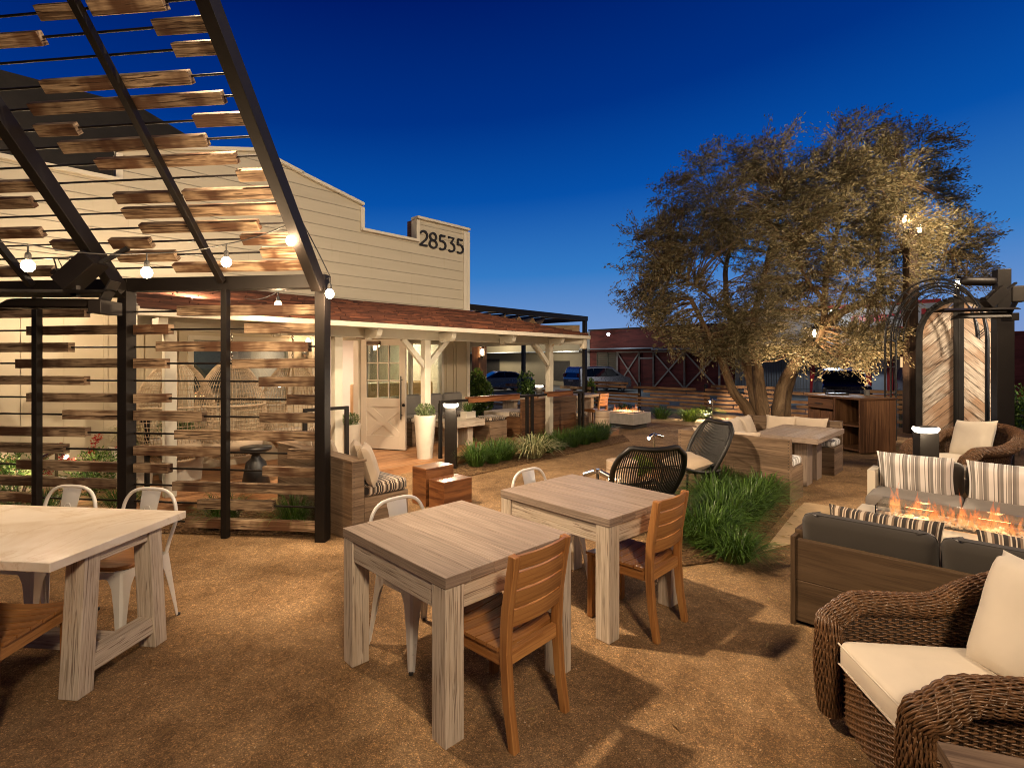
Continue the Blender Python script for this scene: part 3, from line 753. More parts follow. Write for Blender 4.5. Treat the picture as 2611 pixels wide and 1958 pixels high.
def round_planter(u,v,lab,r=.13,rt=.19,h=.72):
    t=gthing('tall_planter',lab,'planter',u,v,.12,0,'tall white planters')
    mb=MB(); mb.lathe([(r,0),(rt,h-.01),(rt,h),(rt-.02,h),(rt-.025,h-.06),(0,h-.05)],32); mb.build('pot',M_planter,t)
    mb=MB(); leaves(mb,(0,0,h+.07),rt*.95,rt*.95,.13,420,.05,.009,.8); tuft(mb,0,0,h-.05,.16,.26,60,.01,1,.2); mb.build('herb',M_herb,t)
    return t
round_planter(5.27,7.02,'tall round white planter with herbs right of the open door',.125,.18,.71)
round_planter(4.54,8.18,'tall round white planter with herbs left of the open door',.145,.20,.53)
def sq_planter(u,v,lab,rot,h,wt,wb,kind):
    t=gthing('square_planter',lab,'planter',u,v,.12,rot,'square white planters behind the slats')
    mb=MB()
    P=[(-wb/2,-wb/2,0),(wb/2,-wb/2,0),(wb/2,wb/2,0),(-wb/2,wb/2,0),(-wt/2,-wt/2,h),(wt/2,-wt/2,h),(wt/2,wt/2,h),(-wt/2,wt/2,h)]
    mb.add(P,[(0,1,5,4),(1,2,6,5),(2,3,7,6),(3,0,4,7),(4,5,6,7),(3,2,1,0)],[[(0,0),(1,0),(1,1),(0,1)]]*6,.5); mb.build('pot',M_planter,t,.012,3)
    mb=MB()
    if kind: leaves(mb,(0,0,h+.10),wt*.55,wt*.55,.16,700,.055,.009,.9)
    tuft(mb,0,0,h-.02,.32,.42,150,.014,1.1,.5); mb.build('foliage',M_herb if kind else M_flax,t)
sq_planter(2.02,8.12,'square white planter with green bush behind the slatted wall',0,.60,.50,.40,1)
sq_planter(1.50,8.25,'square white planter with striped arching leaves behind the slatted wall',0,.50,.44,.38,0)
# ---------------------------------------------------------------- railings
def railing(lab,segs,posts,caps,v,z=1.07,h0=.12):
    t=gthing('deck_railing',lab,'railing',segs[0][0],v)
    u0=segs[0][0]
    for a,b in segs:
        mb=MB(); mb.box(a-u0,b-u0,-.025,.025,z-.045,z); mb.build('top_rail',M_steel,t)
    for p in posts:
        mb=MB(); mb.box(p-u0-.025,p-u0+.025,-.02,.03,h0,z-.046); mb.build('post',M_steel,t)
    for a,b in caps:
        mb=MB(); mb.box(a-u0,b-u0,-.055,-.026,z-.07,z+.035,ax=0); mb.box(a-u0,b-u0,-.055,.05,z+.001,z+.03,ax=0); mb.build('wood_cap',M_redwood,t)
railing('dark steel railing with hardwood caps along the deck, right of the bollard lamp',[(5.40,9.4)],[5.42,7.55,7.70,9.25,9.38],[(6.0,7.28),(8.12,8.95)],6.80)
railing('short dark steel railing beside the left tall planter',[(3.2,3.86)],[3.22,3.84],[],6.98)
railing('slim dark steel railing post behind the slatted wall near the square planters',[(1.50,1.62)],[1.58],[],7.80,1.0)
# ---------------------------------------------------------------- porch seats and tables
def box_bench(name,lab,u,v,L,D,h,seat=True,back=None,group=None,rot=0,cm=None,cz=.10,wm=None):
    t=gthing(name,lab,'bench',u,v,0,rot,group)
    mb=MB()
    k=max(2,int(h/.12))
    for i in range(k): mb.box(0,L,0,D,i*h/k+.004,(i+1)*h/k-.003,ax=0)
    mb.box(.01,L-.01,.01,D-.01,0.004,h-.004)
    mb.build('bench_box',wm or M_banq,t,.003)
    if seat: mb=MB(); mb.cushion(.01,L-.01,.01,D-.01,h,h+cz,r=.03); mb.build('seat_cushion',cm or M_stripeD,t)
    return t
t=box_bench('porch_bench','long porch bench with zigzag striped seat right of the open door',5.8,8.12,1.65,.55,.44)
t.location.z=.12
mb=MB()
for i in range(3): mb.cushion(.02+.54*i,.54+.54*i,.40,.54,.54,.93,r=.05)
mb.build('back_cushion',M_greycush2,t)
t=box_bench('ottoman','cube ottoman of grey boards with dark striped top on the porch',7.10,7.36,.46,.46,.42,group=None,cz=.08); t['category']='ottoman'; t.location.z=.12
def slab_table(lab,u,v,L,D,z,th,mat,leg=.14,name='porch_table',zz=.12,rot=0,group=None):
    t=gthing(name,lab,'table',u,v,zz,rot,group)
    mb=MB(); n=max(3,int(D/.14))
    for i in range(n): mb.box(0,L,i*D/n+.001,(i+1)*D/n-.001,z-th,z,ax=0)
    mb.box(.004,L-.004,.004,D-.004,z-th+.001,z-.003); mb.build('tabletop',mat,t,.003)
    for x in (L*.2,L*.8-leg):
        mb=MB(); mb.box(x,x+leg,D*.25,D*.75,0,z-th-.001,ax=2); mb.build('leg',mat,t,.003)
    return t
slab_table('low white slab table behind the bollard lamp on the porch',6.05,7.30,.85,.62,.50,.12,M_white_tbl,group='white slab tables on the porch')
slab_table('low white slab table beyond the striped ottoman',7.85,7.75,.9,.6,.52,.10,M_white_tbl,group='white slab tables on the porch')
t=gthing('potted_grass','white box pot of soft green grass behind the bollard lamp','potted plant',6.75,8.0,.12+.502)
t.location=W(6.75,7.62,.622)
mb=MB(); mb.box(-.12,.12,-.09,.09,0,.13); mb.build('pot',M_planter,t,.006)
mb=MB(); tuft(mb,0,0,.1,.26,.30,170,.007,1,.3); mb.build('foliage',M_shrub,t)
t=gthing('banquette','long wooden banquette with a high polished back beside the right porch post','banquette',7.97,7.33)
mb=MB()
for i in range(6): mb.box(0,1.80,0,.045,.12+i*.135,.12+i*.135+.132,ax=0)
mb.box(0,1.8,.05,.55,.12,.55); mb.box(1.80,1.86,0,.62,.03,.94)
mb.build('frame',M_darkoak,t,.003)
mb=MB(); mb.cushion(.05,1.7,.1,.55,.55,.64); mb.cushion(1.87,2.3,-.05,.42,.42,.52); mb.build('seat_cushion',M_stripeD,t)
mb=MB(); mb.box(1.87,2.3,-.05,.42,.004,.42); mb.build('seat_box',M_banq,t)
# ---------------------------------------------------------------- bollard lamps
M_boll=paint('dark_bronze_bollard',(.016,.013,.011),.35,.5,.15,5)
M_face=emit('bollard_lens_glow',(1,.88,.68),16)
def bollard(loc,rz,h,w,lab,p=30):
    t=thing('bollard_lamp',lab,'bollard lamp',loc,rz,'bollard lamps')
    mb=MB(); mb.box(-w/2,w/2,-w*.32,w*.32,.0,h-.075); mb.build('body',M_boll,t,.006)
    mb=MB(); mb.lathe([(w*.55,0),(w*.5,.010),(0,.012)],28,T(0,0,h-.014)@Matrix.Diagonal((1.0,.8,1,1))); mb.box(-w*.2,w*.2,-w*.10,w*.25,h-.084,h-.019); mb.build('cap',M_boll,t,.004)
    mb=MB(); mb.lathe([(w*.40,-.060),(w*.56,-.050),(w*.64,-.030),(w*.65,-.012),(w*.62,.0)],28,T(0,0,h-.016)@Matrix.Diagonal((1.0,.8,1,1))); mb.build('lens',M_face,t)
    point(V(loc)+V((0,-.45,h-.04)),p,(1,.78,.52),.06); 
    return t
bollard((-.975,8.35,0),.0,1.06,.19,'dark bollard lamp with glowing head in front of the porch railing',34)
bollard((4.60,5.82,0),-.12,1.0,.20,'dark bollard lamp with glowing head behind the striped pillow sofa',34)
bollard((.87,16.7,0),0,.97,.2,'distant bollard lamp glowing beyond the right porch post',14)
# ================================================================ steel pergola with reclaimed boards
PA=math.radians(-7.0)
perg=thing('pergola','dark steel pergola with reclaimed board slats on wall and steep roof','pergola',(-1.77,4.943,0),PA)
TAN=1.122; SL=math.atan(TAN); Z0=2.544
def pbox(name,*a,**k):
    mb=MB(); mb.box(*a); return mb.build(name,M_steel,perg,k.get('b',.003))
for t_ in (0.0,2.075,4.15): pbox('post',-t_-.10,-t_,0,.125,0,Z0-.002)
for t_ in (1.0,3.08): pbox('mullion',-t_-.06,-t_,-.004,.06,0,Z0-.134)
for a,b in ((-2.073,-.102),(-4.148,-2.177)): pbox('beam',a,b,.004,.121,Z0-.133,Z0-.004)
def rp(t_,s,off=0):  # roof point
    nrm=V((0,-math.sin(SL)*-1,0))
    n=V((0,math.sin(SL),math.cos(SL)))
    return V((-t_,-s,Z0+TAN*s))+n*off
for t_,w,h in ((.05,.10,.13),(2.125,.10,.13),(4.2,.10,.13),(1.03,.055,.06),(3.11,.055,.06)):
    mb=MB(); a=rp(t_,-.06 if w>.06 else -.02,-.10 if w>.06 else -.058); b=rp(t_,2.75,-.10 if w>.06 else -.058)
    mb.bar(a,b,w,h,up=(0,math.sin(SL),math.cos(SL))); mb.build('rafter',M_steel,perg,.003)
mb=MB(); mb.box(-4.3,.0,-2.85,-2.72,Z0+TAN*2.75-.12,Z0+TAN*2.75+.02); mb.build('ridge_beam',M_steel,perg)
WB={1:[(3.9,2.61),(1.58,.1)],2:[(3.28,2.19),(2.06,1.67),(.86,.1)],3:[(3.9,2.79),(1.81,.2)],4:[(3.41,2.19),(2.06,1.71),(.99,.1)],5:[(3.8,2.61),(.71,.1)],6:[(3.28,2.19),(2.06,1.69),(.42,.1)],7:[(2.86,2.19),(2.06,1.31),(.70,.1)],8:[(4.1,2.6),(1.61,.1)],9:[(3.8,2.85),(2.06,1.07),(.41,.1)],10:[(3.4,2.19),(2.06,1.68),(.67,.1)],11:[(4.0,2.25),(1.63,.1)],12:[(3.8,3.22),(1.36,.57)],13:[(1.49,.1)]}
WZ={1:2.215,2:2.035,3:1.86,4:1.695,5:1.52,6:1.345,7:1.17,8:.99,9:.82,10:.645,11:.475,12:.305,13:.12}
for k,bs in WB.items():
    z=WZ[k]
    mb=MB(); mb.tube([(-4.15,.100,z),(-.1,.100,z)],.0105,6); mb.build('rod',M_steel,perg)
    for a,b in bs:
        mb=MB(); tl=R.uniform(-.004,.004); h=R.uniform(.088,.098)
        mb.bar((-a,.100,z+tl),(-b,.100,z-tl),.072,h)
        for q in (a-.04,b+.04,(a+b)/2): 
            for dz_ in (-.022,.022): mb.lathe([(.0035,0),(.002,.0015)],6,T(-q,.0645,z+dz_)@Rx(PI/2),mi=1)
        mb.build('board',[M_reclaim,M_steelpol],perg,.003,1)
RB=[(1.44,[(1.4,1.07),(.99,.43)]),(1.345,[(1.95,1.49),(.58,.08)]),(1.25,[(.51,.08)]),(1.135,[(1.71,.48)]),(1.035,[(1.93,.29)]),(.93,[(2.7,2.23),(2.0,1.64),(.6,.08)]),(.835,[(1.88,.58)]),(.735,[(1.65,.39)]),(.635,[(3.0,2.21),(.44,.08)]),(.535,[(3.2,2.51),(1.67,1.11),(1.01,.08)]),(.44,[(1.68,.1)]),(.34,[(3.4,2.64),(1.6,.45)]),(.245,[(2.62,2.27),(2.0,1.59),(.67,.08)]),(.15,[(2.02,1.41),(.54,.1)]),(.06,[(3.6,2.81),(1.5,.11)])]
s=1.54
while s<2.6: RB.append((s,[(R.uniform(1.2,2),R.uniform(.2,.9)),(R.uniform(3,4),R.uniform(2.2,2.8))])); s+=.1
for s,bs in RB:
    mb=MB(); mb.tube([rp(4.15,s,.028),rp(.1,s,.028)],.0095,6); mb.build('rod',M_steel,perg)
    for a,b in bs:
        mb=MB(); h=R.uniform(.088,.100)
        mb.bar(rp(a,s+.002,.016),rp(b,s-.002,.016),.060,h,up=(0,-math.cos(SL),math.sin(SL)))
        mb.build('board',M_reclaim,perg,.003,1)
# ---------------------------------------------------------------- festoon string
sl=thing('string_lights','black cord of round glowing bulbs strung under the slatted pergola roof','string lights',(-2.6,4.3,2.6))
org=V((-2.6,4.3,2.6))
B_=[(-3.42,3.7,2.39),(-2.86,4.1,2.41),(-2.40,4.4,2.55),(-1.945,4.6,2.775),(-1.70,4.88,2.345),(-2.77,6.2,2.39)]
def sag(a,b,s,n=10): 
    a,b=V(a),V(b); return [a.lerp(b,i/n)-V((0,0,s*4*(i/n)*(1-i/n))) for i in range(n+1)]
tops=[V(b)+V((0,0,.15)) for b in B_]
path=sag((-5.2,3.0,3.0),tops[0],.10)+sag(tops[0],tops[1],.03)[1:]+sag(tops[1],tops[2],.02)[1:]+sag(tops[2],tops[3],.02)[1:]+sag(tops[3],(-1.88,4.72,2.95),.0,3)[1:]+sag((-1.88,4.72,2.95),(-1.70,4.90,2.50),-.01,4)[1:]+sag((-1.70,4.90,2.50),(-2.0,5.3,2.56),.02,4)[1:]+sag((-2.0,5.3,2.56),tops[5],.03)[1:]+sag(tops[5],(-4.5,8.2,2.9),.15)[1:]
mb=MB(); mb.tube([p-org for p in path],.0055,6); mb.build('cord',M_rubber,sl)
for b in B_:
    b=V(b)-org
    mb=MB(); mb.cyl(b+V((0,0,.15)),b+V((0,0,.09)),.006,6); mb.lathe([(.012,.095),(.019,.08),(.019,.045),(.017,.04)],12,T(*b)); mb.build('socket',M_rubber,sl)
    mb=MB(); mb.lathe([(.0,-.046),(.022,-.040),(.037,-.020),(.041,.0),(.034,.024),(.018,.040),(.014,.048)],16,T(*b)); mb.build('bulb',M_bulb,sl)
point((-7.4,5.4,2.5),300,(1,.76,.50),.08)  # three added fills brighten the wall behind the slats; no bulbs here
point((-5.0,5.75,2.45),100,(1,.74,.47),.06)
point((-4.0,6.6,2.55),110,(1,.74,.47),.08)
for i,b in enumerate(B_): point(V(b)+V((0,-.06 if i!=5 else 0,-.055)),(30,30,30,28,26,34)[i],(1,.67,.38),.035)
# ---------------------------------------------------------------- infrared heaters
def heater(loc,rz,lab,flip=1):
    t=thing('infrared_heater',lab,'patio heater',loc,rz,'overhead infrared heaters')
    mb=MB()  # reflector trough, open below, along x
    sec=[(-.11,.0),(-.13,.055),(-.05,.115),(.05,.115),(.13,.055),(.11,.0),(.12,.058),(.045,.107),(-.045,.107),(-.12,.058)]
    sec=[(-.12,.0),(-.135,.02),(-.06,.12),(.06,.12),(.135,.02),(.12,.0),(.05,.105),(-.05,.105)]
    def rf(a,b,o=0):
        k=min(1.0,.12+(a*4.2)**.7); an=(b-.5)*2.5; r=.155*k+o; return (-.47+.88*a, r*math.sin(an), .02+(.115+o)*math.cos(an)*k)
    mb.grid(rf,16,12); mb.grid(lambda a,b:rf(a,b,.006),16,12,flip=True); mb.build('reflector',M_steel,t)
    mb=MB(); mb.box(-.40,.40,-.05,.05,.05,.06); mb.build('burner',M_black,t)
    mb=MB()  # curved deflector hood above
    mb.grid(lambda a,b:(-.58+1.12*a- (.10*(2*b-1)**2 if a<.1 else 0),-.17+.34*b,.17+.045*math.sin(b*PI)+.0*a),6,8,M=T(0,0,0)); 
    mb.grid(lambda a,b:(-.58+1.12*a- (.10*(2*b-1)**2 if a<.1 else 0),-.17+.34*b,.176+.045*math.sin(b*PI)),6,8,flip=True); mb.build('hood',M_steel,t)
    mb=MB(T(.18,.02,.22)@Ry(-.75)); mb.box(-.02,.34,-.10,.10,.0,.16); mb.box(.0,.05,-.09,.09,.17,.2); mb.build('control_box',M_steel,t,.004)
    mb=MB(); mb.bar((.45,0,.1),(.56,0,.30),.14,.012); mb.bar((.30,.02,.40),(.62,.08,.62),.05,.03); mb.bar((.2,.02,.16),(.2,.02,.3),.05,.05); mb.build('bracket',M_black,t)
    mb=MB(); mb.box(.421,.53,-.14,.14,.0,.12); mb.build('end_cap',M_steel,t,.004)
    mb=MB(); mb.tube([(.2,-.05,.5),(.12,-.12,.48),(.1,-.06,.40),(.2,-.02,.38)],.008,6); mb.tube([(.22,.03,.5),(.05,.02,.5),(.12,0,.38)],.006,6); mb.build('cable',M_rubber,t)
    return t
heater((-4.16,4.72,2.14),.06,'dark infrared heater under the left slatted pergola')
# right steel post with its own heater
t=thing('steel_post','tall dark steel post rising behind the far wicker armchair','post',(6.98,7.45,0),-.3)
mb=MB(); mb.box(-.10,.10,-.08,.08,0,2.35); mb.build('shaft',M_steel,t,.004)
mb=MB(); mb.box(-.09,.07,-.07,.07,2.35,3.02); mb.build('upper_shaft',M_steel,t,.004)
mb=MB(); mb.box(.08,.24,-.06,.06,2.55,2.78); mb.build('junction_box',M_dark,t,.02,3)
h2=heater((6.48,7.25,2.27),-.22,'dark infrared heater bracketed to the tall post at the right'); h2.scale=(.74,.8,.85)
mb=MB(T(6.50,7.3,2.83)@Rz(-.2)); mb.lathe([(.0,-.22),(.05,-.20),(.062,-.15),(.062,.16),(.05,.20),(.0,.22)],14,Ry(PI/2+.05)); o=mb.build('floodlight',M_steel); tag(o,'dark tube floodlight clamped beside the tall right post','floodlight')
# ---------------------------------------------------------------- spot lights on stems
M_spotlens=emit('spot_lens_glow',(1,.85,.62),110)
def pathlight(loc,h,heads,lab,p=25,rz=0):
    t=thing('stem_spotlight',lab,'garden light',loc,rz,'stainless garden spotlights')
    mb=MB(); mb.cyl((0,0,0),(0,0,h),.017,12); mb.cyl((0,0,h),(0,0,h+.02),.021,12); mb.build('stem',M_steelpol,t)
    for (az,el,lit) in heads:
        d=V((math.cos(az)*math.cos(el),math.sin(az)*math.cos(el),math.sin(el)))
        a=V((0,0,h-.02))+V((d.x,d.y,0)).normalized()*.03; b=a+V((d.x,d.y,0)).normalized()*.03
        mb=MB(); mb.cyl((0,0,h-.02),b,.008,8); mb.cyl(b-d*.03,b+d*.085,.028,16,cap=False); mb.cyl(b-d*.03,b-d*.028,.028,16); hd=mb.build('lamp_head',M_steelpol,t)
        if lit:
            mb=MB(); mb.cyl(b+d*.078,b+d*.082,.025,16); mb.build('lens',M_spotlens,hd)
            e=V(loc)+Rz(rz).to_3x3()@(b+d*.13); spot(e,e+Rz(rz).to_3x3()@d,p,115,(1,.74,.46),.012,.6)
pathlight((.85,5.20,0),.63,[(math.radians(-38),-.34,1),(math.radians(165),-.35,0)],'double-headed spotlight standing just behind the second square table',75)
pathlight((2.24,8.25,0),.57,[(math.radians(218),-.40,1),(math.radians(10),-.3,1)],'spotlight glowing behind the black rattan chairs',38)
pathlight((5.92,15.45,0),.60,[(math.radians(215),-.55,1),(math.radians(20),-.4,1)],'spotlight by the far board fence and tree',160)
pathlight((-5.35,6.15,0),.66,[(math.radians(200),-.55,1),(math.radians(-10),-.5,1)],'double spotlight among red flowers behind the slatted wall',30)
# ---------------------------------------------------------------- hanging rattan egg chairs
def egg(u,v,z,rot,lab,s=1.0):
    t=gthing('egg_chair',lab,'hanging chair',u,v,z,rot,'hanging rattan egg chairs')
    def shell(a,b):
        th=PI*(-.78+1.56*a); ph=b
        zz=-.55+1.25*ph; r=.46*math.sin(PI*min(1,(ph*.86+.10)))**.6
        return (r*math.sin(th)*s,-r*math.cos(th)*s*-.9,zz*s)
    mb=MB(); mb.grid(shell,44,22,smooth=False); o=mb.build('lattice',M_rattanN,t)
    w=o.modifiers.new('cane','WIREFRAME'); w.thickness=.011; w.use_even_offset=False; w.use_replace=True
    mb=MB()
    for k in (0,1): mb.tube([shell(k,i/14) for i in range(15)],.018,8)
    mb.tube([shell(i/16,0) for i in range(17)],.018,8,closed=False); mb.tube([shell(i/16,1) for i in range(17)],.016,8)
    mb.tube([shell(i/16,.55) for i in range(17)],.013,8)
    mb.build('rim',M_rattanN,t)
    mb=MB()
    mb.lathe([(.02,-.50),(.36,-.44),(.40,-.36),(.34,-.30),(.0,-.28)],24,Matrix.Diagonal((s,s,s,1))); mb.build('seat_cushion',M_linen,t)
    mb=MB()
    top=.72*s; n=int((2.2-z-top)/.045)
    for i in range(n):
        zc=top+.045*i+.02; M=T(0,0,zc)@(Rz(PI/2) if i%2 else Matrix.Identity(4))
        mb.tube([M@V((.014*math.cos(q),0,.03*math.sin(q))) for q in [2*PI*j/8 for j in range(8)]],.004,5,closed=True)
    mb.build('chain',M_steelpol,t)
    return t
egg(1.9,7.85,1.0,2.6,'hanging rattan egg chair nearest the left planters')
egg(2.50,7.62,1.0,3.9,'hanging rattan egg chair in the middle of the three')
egg(3.45,7.9,.98,2.2,'hanging rattan egg chair closest to the porch door')
t=thing('drum_stool','black hourglass stool under the egg chairs behind the slats','stool',W(2.15,6.55,.0))
t.location=(-3.30,6.75,.0)
mb=MB(); mb.lathe([(.15,0),(.17,.02),(.12,.30),(.06,.36),(.05,.40),(.12,.43),(.185,.46),(.19,.50),(.0,.505)],28,T(0,0,.12)); mb.build('drum',M_black,t)
mb=MB()
# ---------------------------------------------------------------- plants at the left wall
def bush(name,lab,loc,rx,ry,rz_,n,mat,cat='shrub',ln=.06,wd=.014,flowers=0,group=None,stems=6):
    t=thing(name,lab,cat,loc,R.random()*6,group)
    mb=MB()
    for k in range(5):
        a=R.random()*6.28; leaves(mb,(rx*.45*math.cos(a),ry*.45*math.sin(a),rz_*R.uniform(.7,1.35)),rx*.62,ry*.62,rz_*.6,n//5,ln,wd)
    mb.build('foliage',mat,t)
    mb=MB()
    for k in range(stems):
        a=R.random()*6.28; mb.tube([(0,0,0),(rx*.2*math.cos(a),ry*.2*math.sin(a),rz_*.6),(rx*.5*math.cos(a),ry*.5*math.sin(a),rz_*1.4)],[.012,.009,.004],5)
    mb.build('stem',M_stem,t)
    if flowers:
        mb=MB()
        for k in range(flowers):
            a=R.random()*6.28;r=R.uniform(.5,1.0); c=(rx*r*math.cos(a),ry*r*math.sin(a),rz_*R.uniform(.9,1.9)); leaves(mb,c,.05,.05,.045,60,.035,.006,0)
        mb.build('blossom',M_flower,t)
    return t
bush('flowering_shrub','shrub with red brush blossoms left of the spotlight stem',(-5.75,6.1,0),.36,.3,.38,1500,M_shrub,flowers=9,ln=.055,wd=.008)
bush('flowering_shrub','shrub with red brush blossoms right of the spotlight stem',(-4.95,6.2,0),.38,.3,.42,1700,M_shrub,flowers=13,ln=.055,wd=.008)
for i,(x,y,lab) in enumerate(((-6.1,5.75,'dark tuft of strap leaves at the far left behind the slats'),(-5.1,5.7,'dark tuft of strap leaves below the left red flowers'),(-4.35,5.85,'dark tuft of strap leaves beside the big pergola post'),(-3.0,5.45,'dark tuft of strap leaves under the slatted wall near its middle'),(-2.25,5.4,'dark tuft of strap leaves under the slatted wall by the right post'))):
    clump((x,y,0),.36,.42,260,lab,group='strap leaf tufts behind the slatted wall')
bed([(-7,5.45),(-1.9,5.12),(-2.0,5.75),(-3.9,6.1),(-4.4,6.6),(-7,6.4)],.014)
# ================================================================ tables and chairs in the foreground
def frame_from(P,Q):
    """angle of the line P->Q"""
    return math.atan2(Q[1]-P[1],Q[0]-P[0])
def square_table(F,Lc,Bc,lab,planks=6):
    """F = near corner, L = left corner, B = back corner (x,y)"""
    F,Lc,Bc=V(F),V(Lc),V(Bc)
    ax=frame_from(F,Lc)            # plank direction
    L=(Lc-F).length; D=(Bc-Lc).length
    t=thing('square_table',lab,'table',(F.x,F.y,0),ax,'square whitewashed wooden tables')
    # local x towards L; the other side of the table lies at negative y
    mb=MB(); z=.76; th=.052
    for i in range(planks): mb.box(0,L,-(i+1)*D/planks+.0012,-i*D/planks-.0012,z-th,z,ax=0)
    mb.box(.003,L-.003,-D+.003,-.003,z-th+.002,z-.004)
    mb.build('tabletop',M_grey_tbl,t,.0025)
    w=.105
    for x in (.004,L-w-.004):
        for y in (-.004-w,-D+.004):
            mb=MB(); mb.box(x,x+w,y,y+w,0,z-th-.001,ax=2); mb.build('leg',M_white_tbl,t,.004)
    for (x0,x1,y0,y1) in ((w+.004,L-w-.004,-.045,-.012),(w+.004,L-w-.004,-D+.012,-D+.045),(.012,.045,-D+w+.004,-w-.004),(L-.045,L-.012,-D+w+.004,-w-.004)):
        mb=MB(); mb.box(x0,x1,y0,y1,z-th-.115,z-th-.0015); mb.build('apron',M_white_tbl,t,.003)
    return t
square_table((-.293,2.301),(-.972,3.004),(-.349,3.615),'nearest square whitewashed table in the middle of the gravel')
square_table((.588,3.163),(-.087,3.897),(.501,4.462),'second square whitewashed table farther from the camera')
# marble table on a splayed trestle
mt=thing('marble_table','long pale marble table on a splayed whitewashed trestle at the left','table',(-2.084,3.348,0),math.atan2(2.473-3.348,-2.184+2.084))
# local x runs towards the camera, y towards the left
L_=.88; Wd=1.75
# local +y for this rotation points right; use negative y as left
def marble():
    m,nt,out=newmat('veined_marble'); g=N(nt); o=OBJ(g)
    n1=g.noise(o,1.5,8,.62,1.6)
    v=g.math('ABSOLUTE',g.math('SUBTRACT',n1,.5))
    vein=g.ramp(v,[(0,(1,1,1)),(.012,(.45,.45,.45)),(.05,(0,0,0))])
    n2=g.noise(o,2.3,4,.6,.6)
    base=g.ramp(n2,[(.3,(.66,.57,.45)),(.55,(.80,.74,.65)),(.8,(.72,.63,.50))])
    col=g.mix(g.math('MULTIPLY',vein,.5),base,(.50,.38,.22))
    g.l(g.bsdf(col,.32,spec=.45),out.inputs[0]); return m
M_marble=marble()
mb=MB(); mb.box(0,L_,-Wd,0,.715,.76); mb.build('tabletop',M_marble,mt,.004)
for yy in (-.035,-Wd+.035+.10):
    y0,y1=yy-.10,yy
    for sx_,x0 in ((1,.20),(-1,.635)):
        mb=MB(); P0=V((x0+sx_*.012,(y0+y1)/2,.714)); P1=V((x0-sx_*.032,(y0+y1)/2,0))
        hw=.046
        pts=[]
        for P in (P1,P0):
            for dx,dy in ((-hw,-.055),(hw,-.055),(hw,.055),(-hw,.055)): pts.append((P.x+dx,P.y+dy,P.z))
        ou=R.random()*20
        q=[(ou,0),(ou+.7,0)]
        mb.add(pts,[(0,1,5,4),(1,2,6,5),(2,3,7,6),(3,0,4,7),(4,5,6,7),(3,2,1,0)],[[(ou,k*.3),(ou,k*.3+.11),(ou+.72,k*.3+.11),(ou+.72,k*.3)] for k in range(4)]+[[(0,0)]*4]*2,R.random())
        mb.build('leg',M_white_tbl,mt,.004)
    mb=MB(); mb.box(.215,.62,y0+.005,y1-.005,.09,.185,ax=0); mb.build('stretcher',M_white_tbl,mt,.004)
    mb=MB(); mb.box(.262,.573,y0+.005,y1-.005,.655,.7145,ax=0); mb.build('apron',M_white_tbl,mt,.004)
mb=MB(); mb.box(.42-.04,.42+.04,-Wd+.137,-.137,.095,.18,ax=1); mb.build('long_stretcher',M_white_tbl,mt,.004)
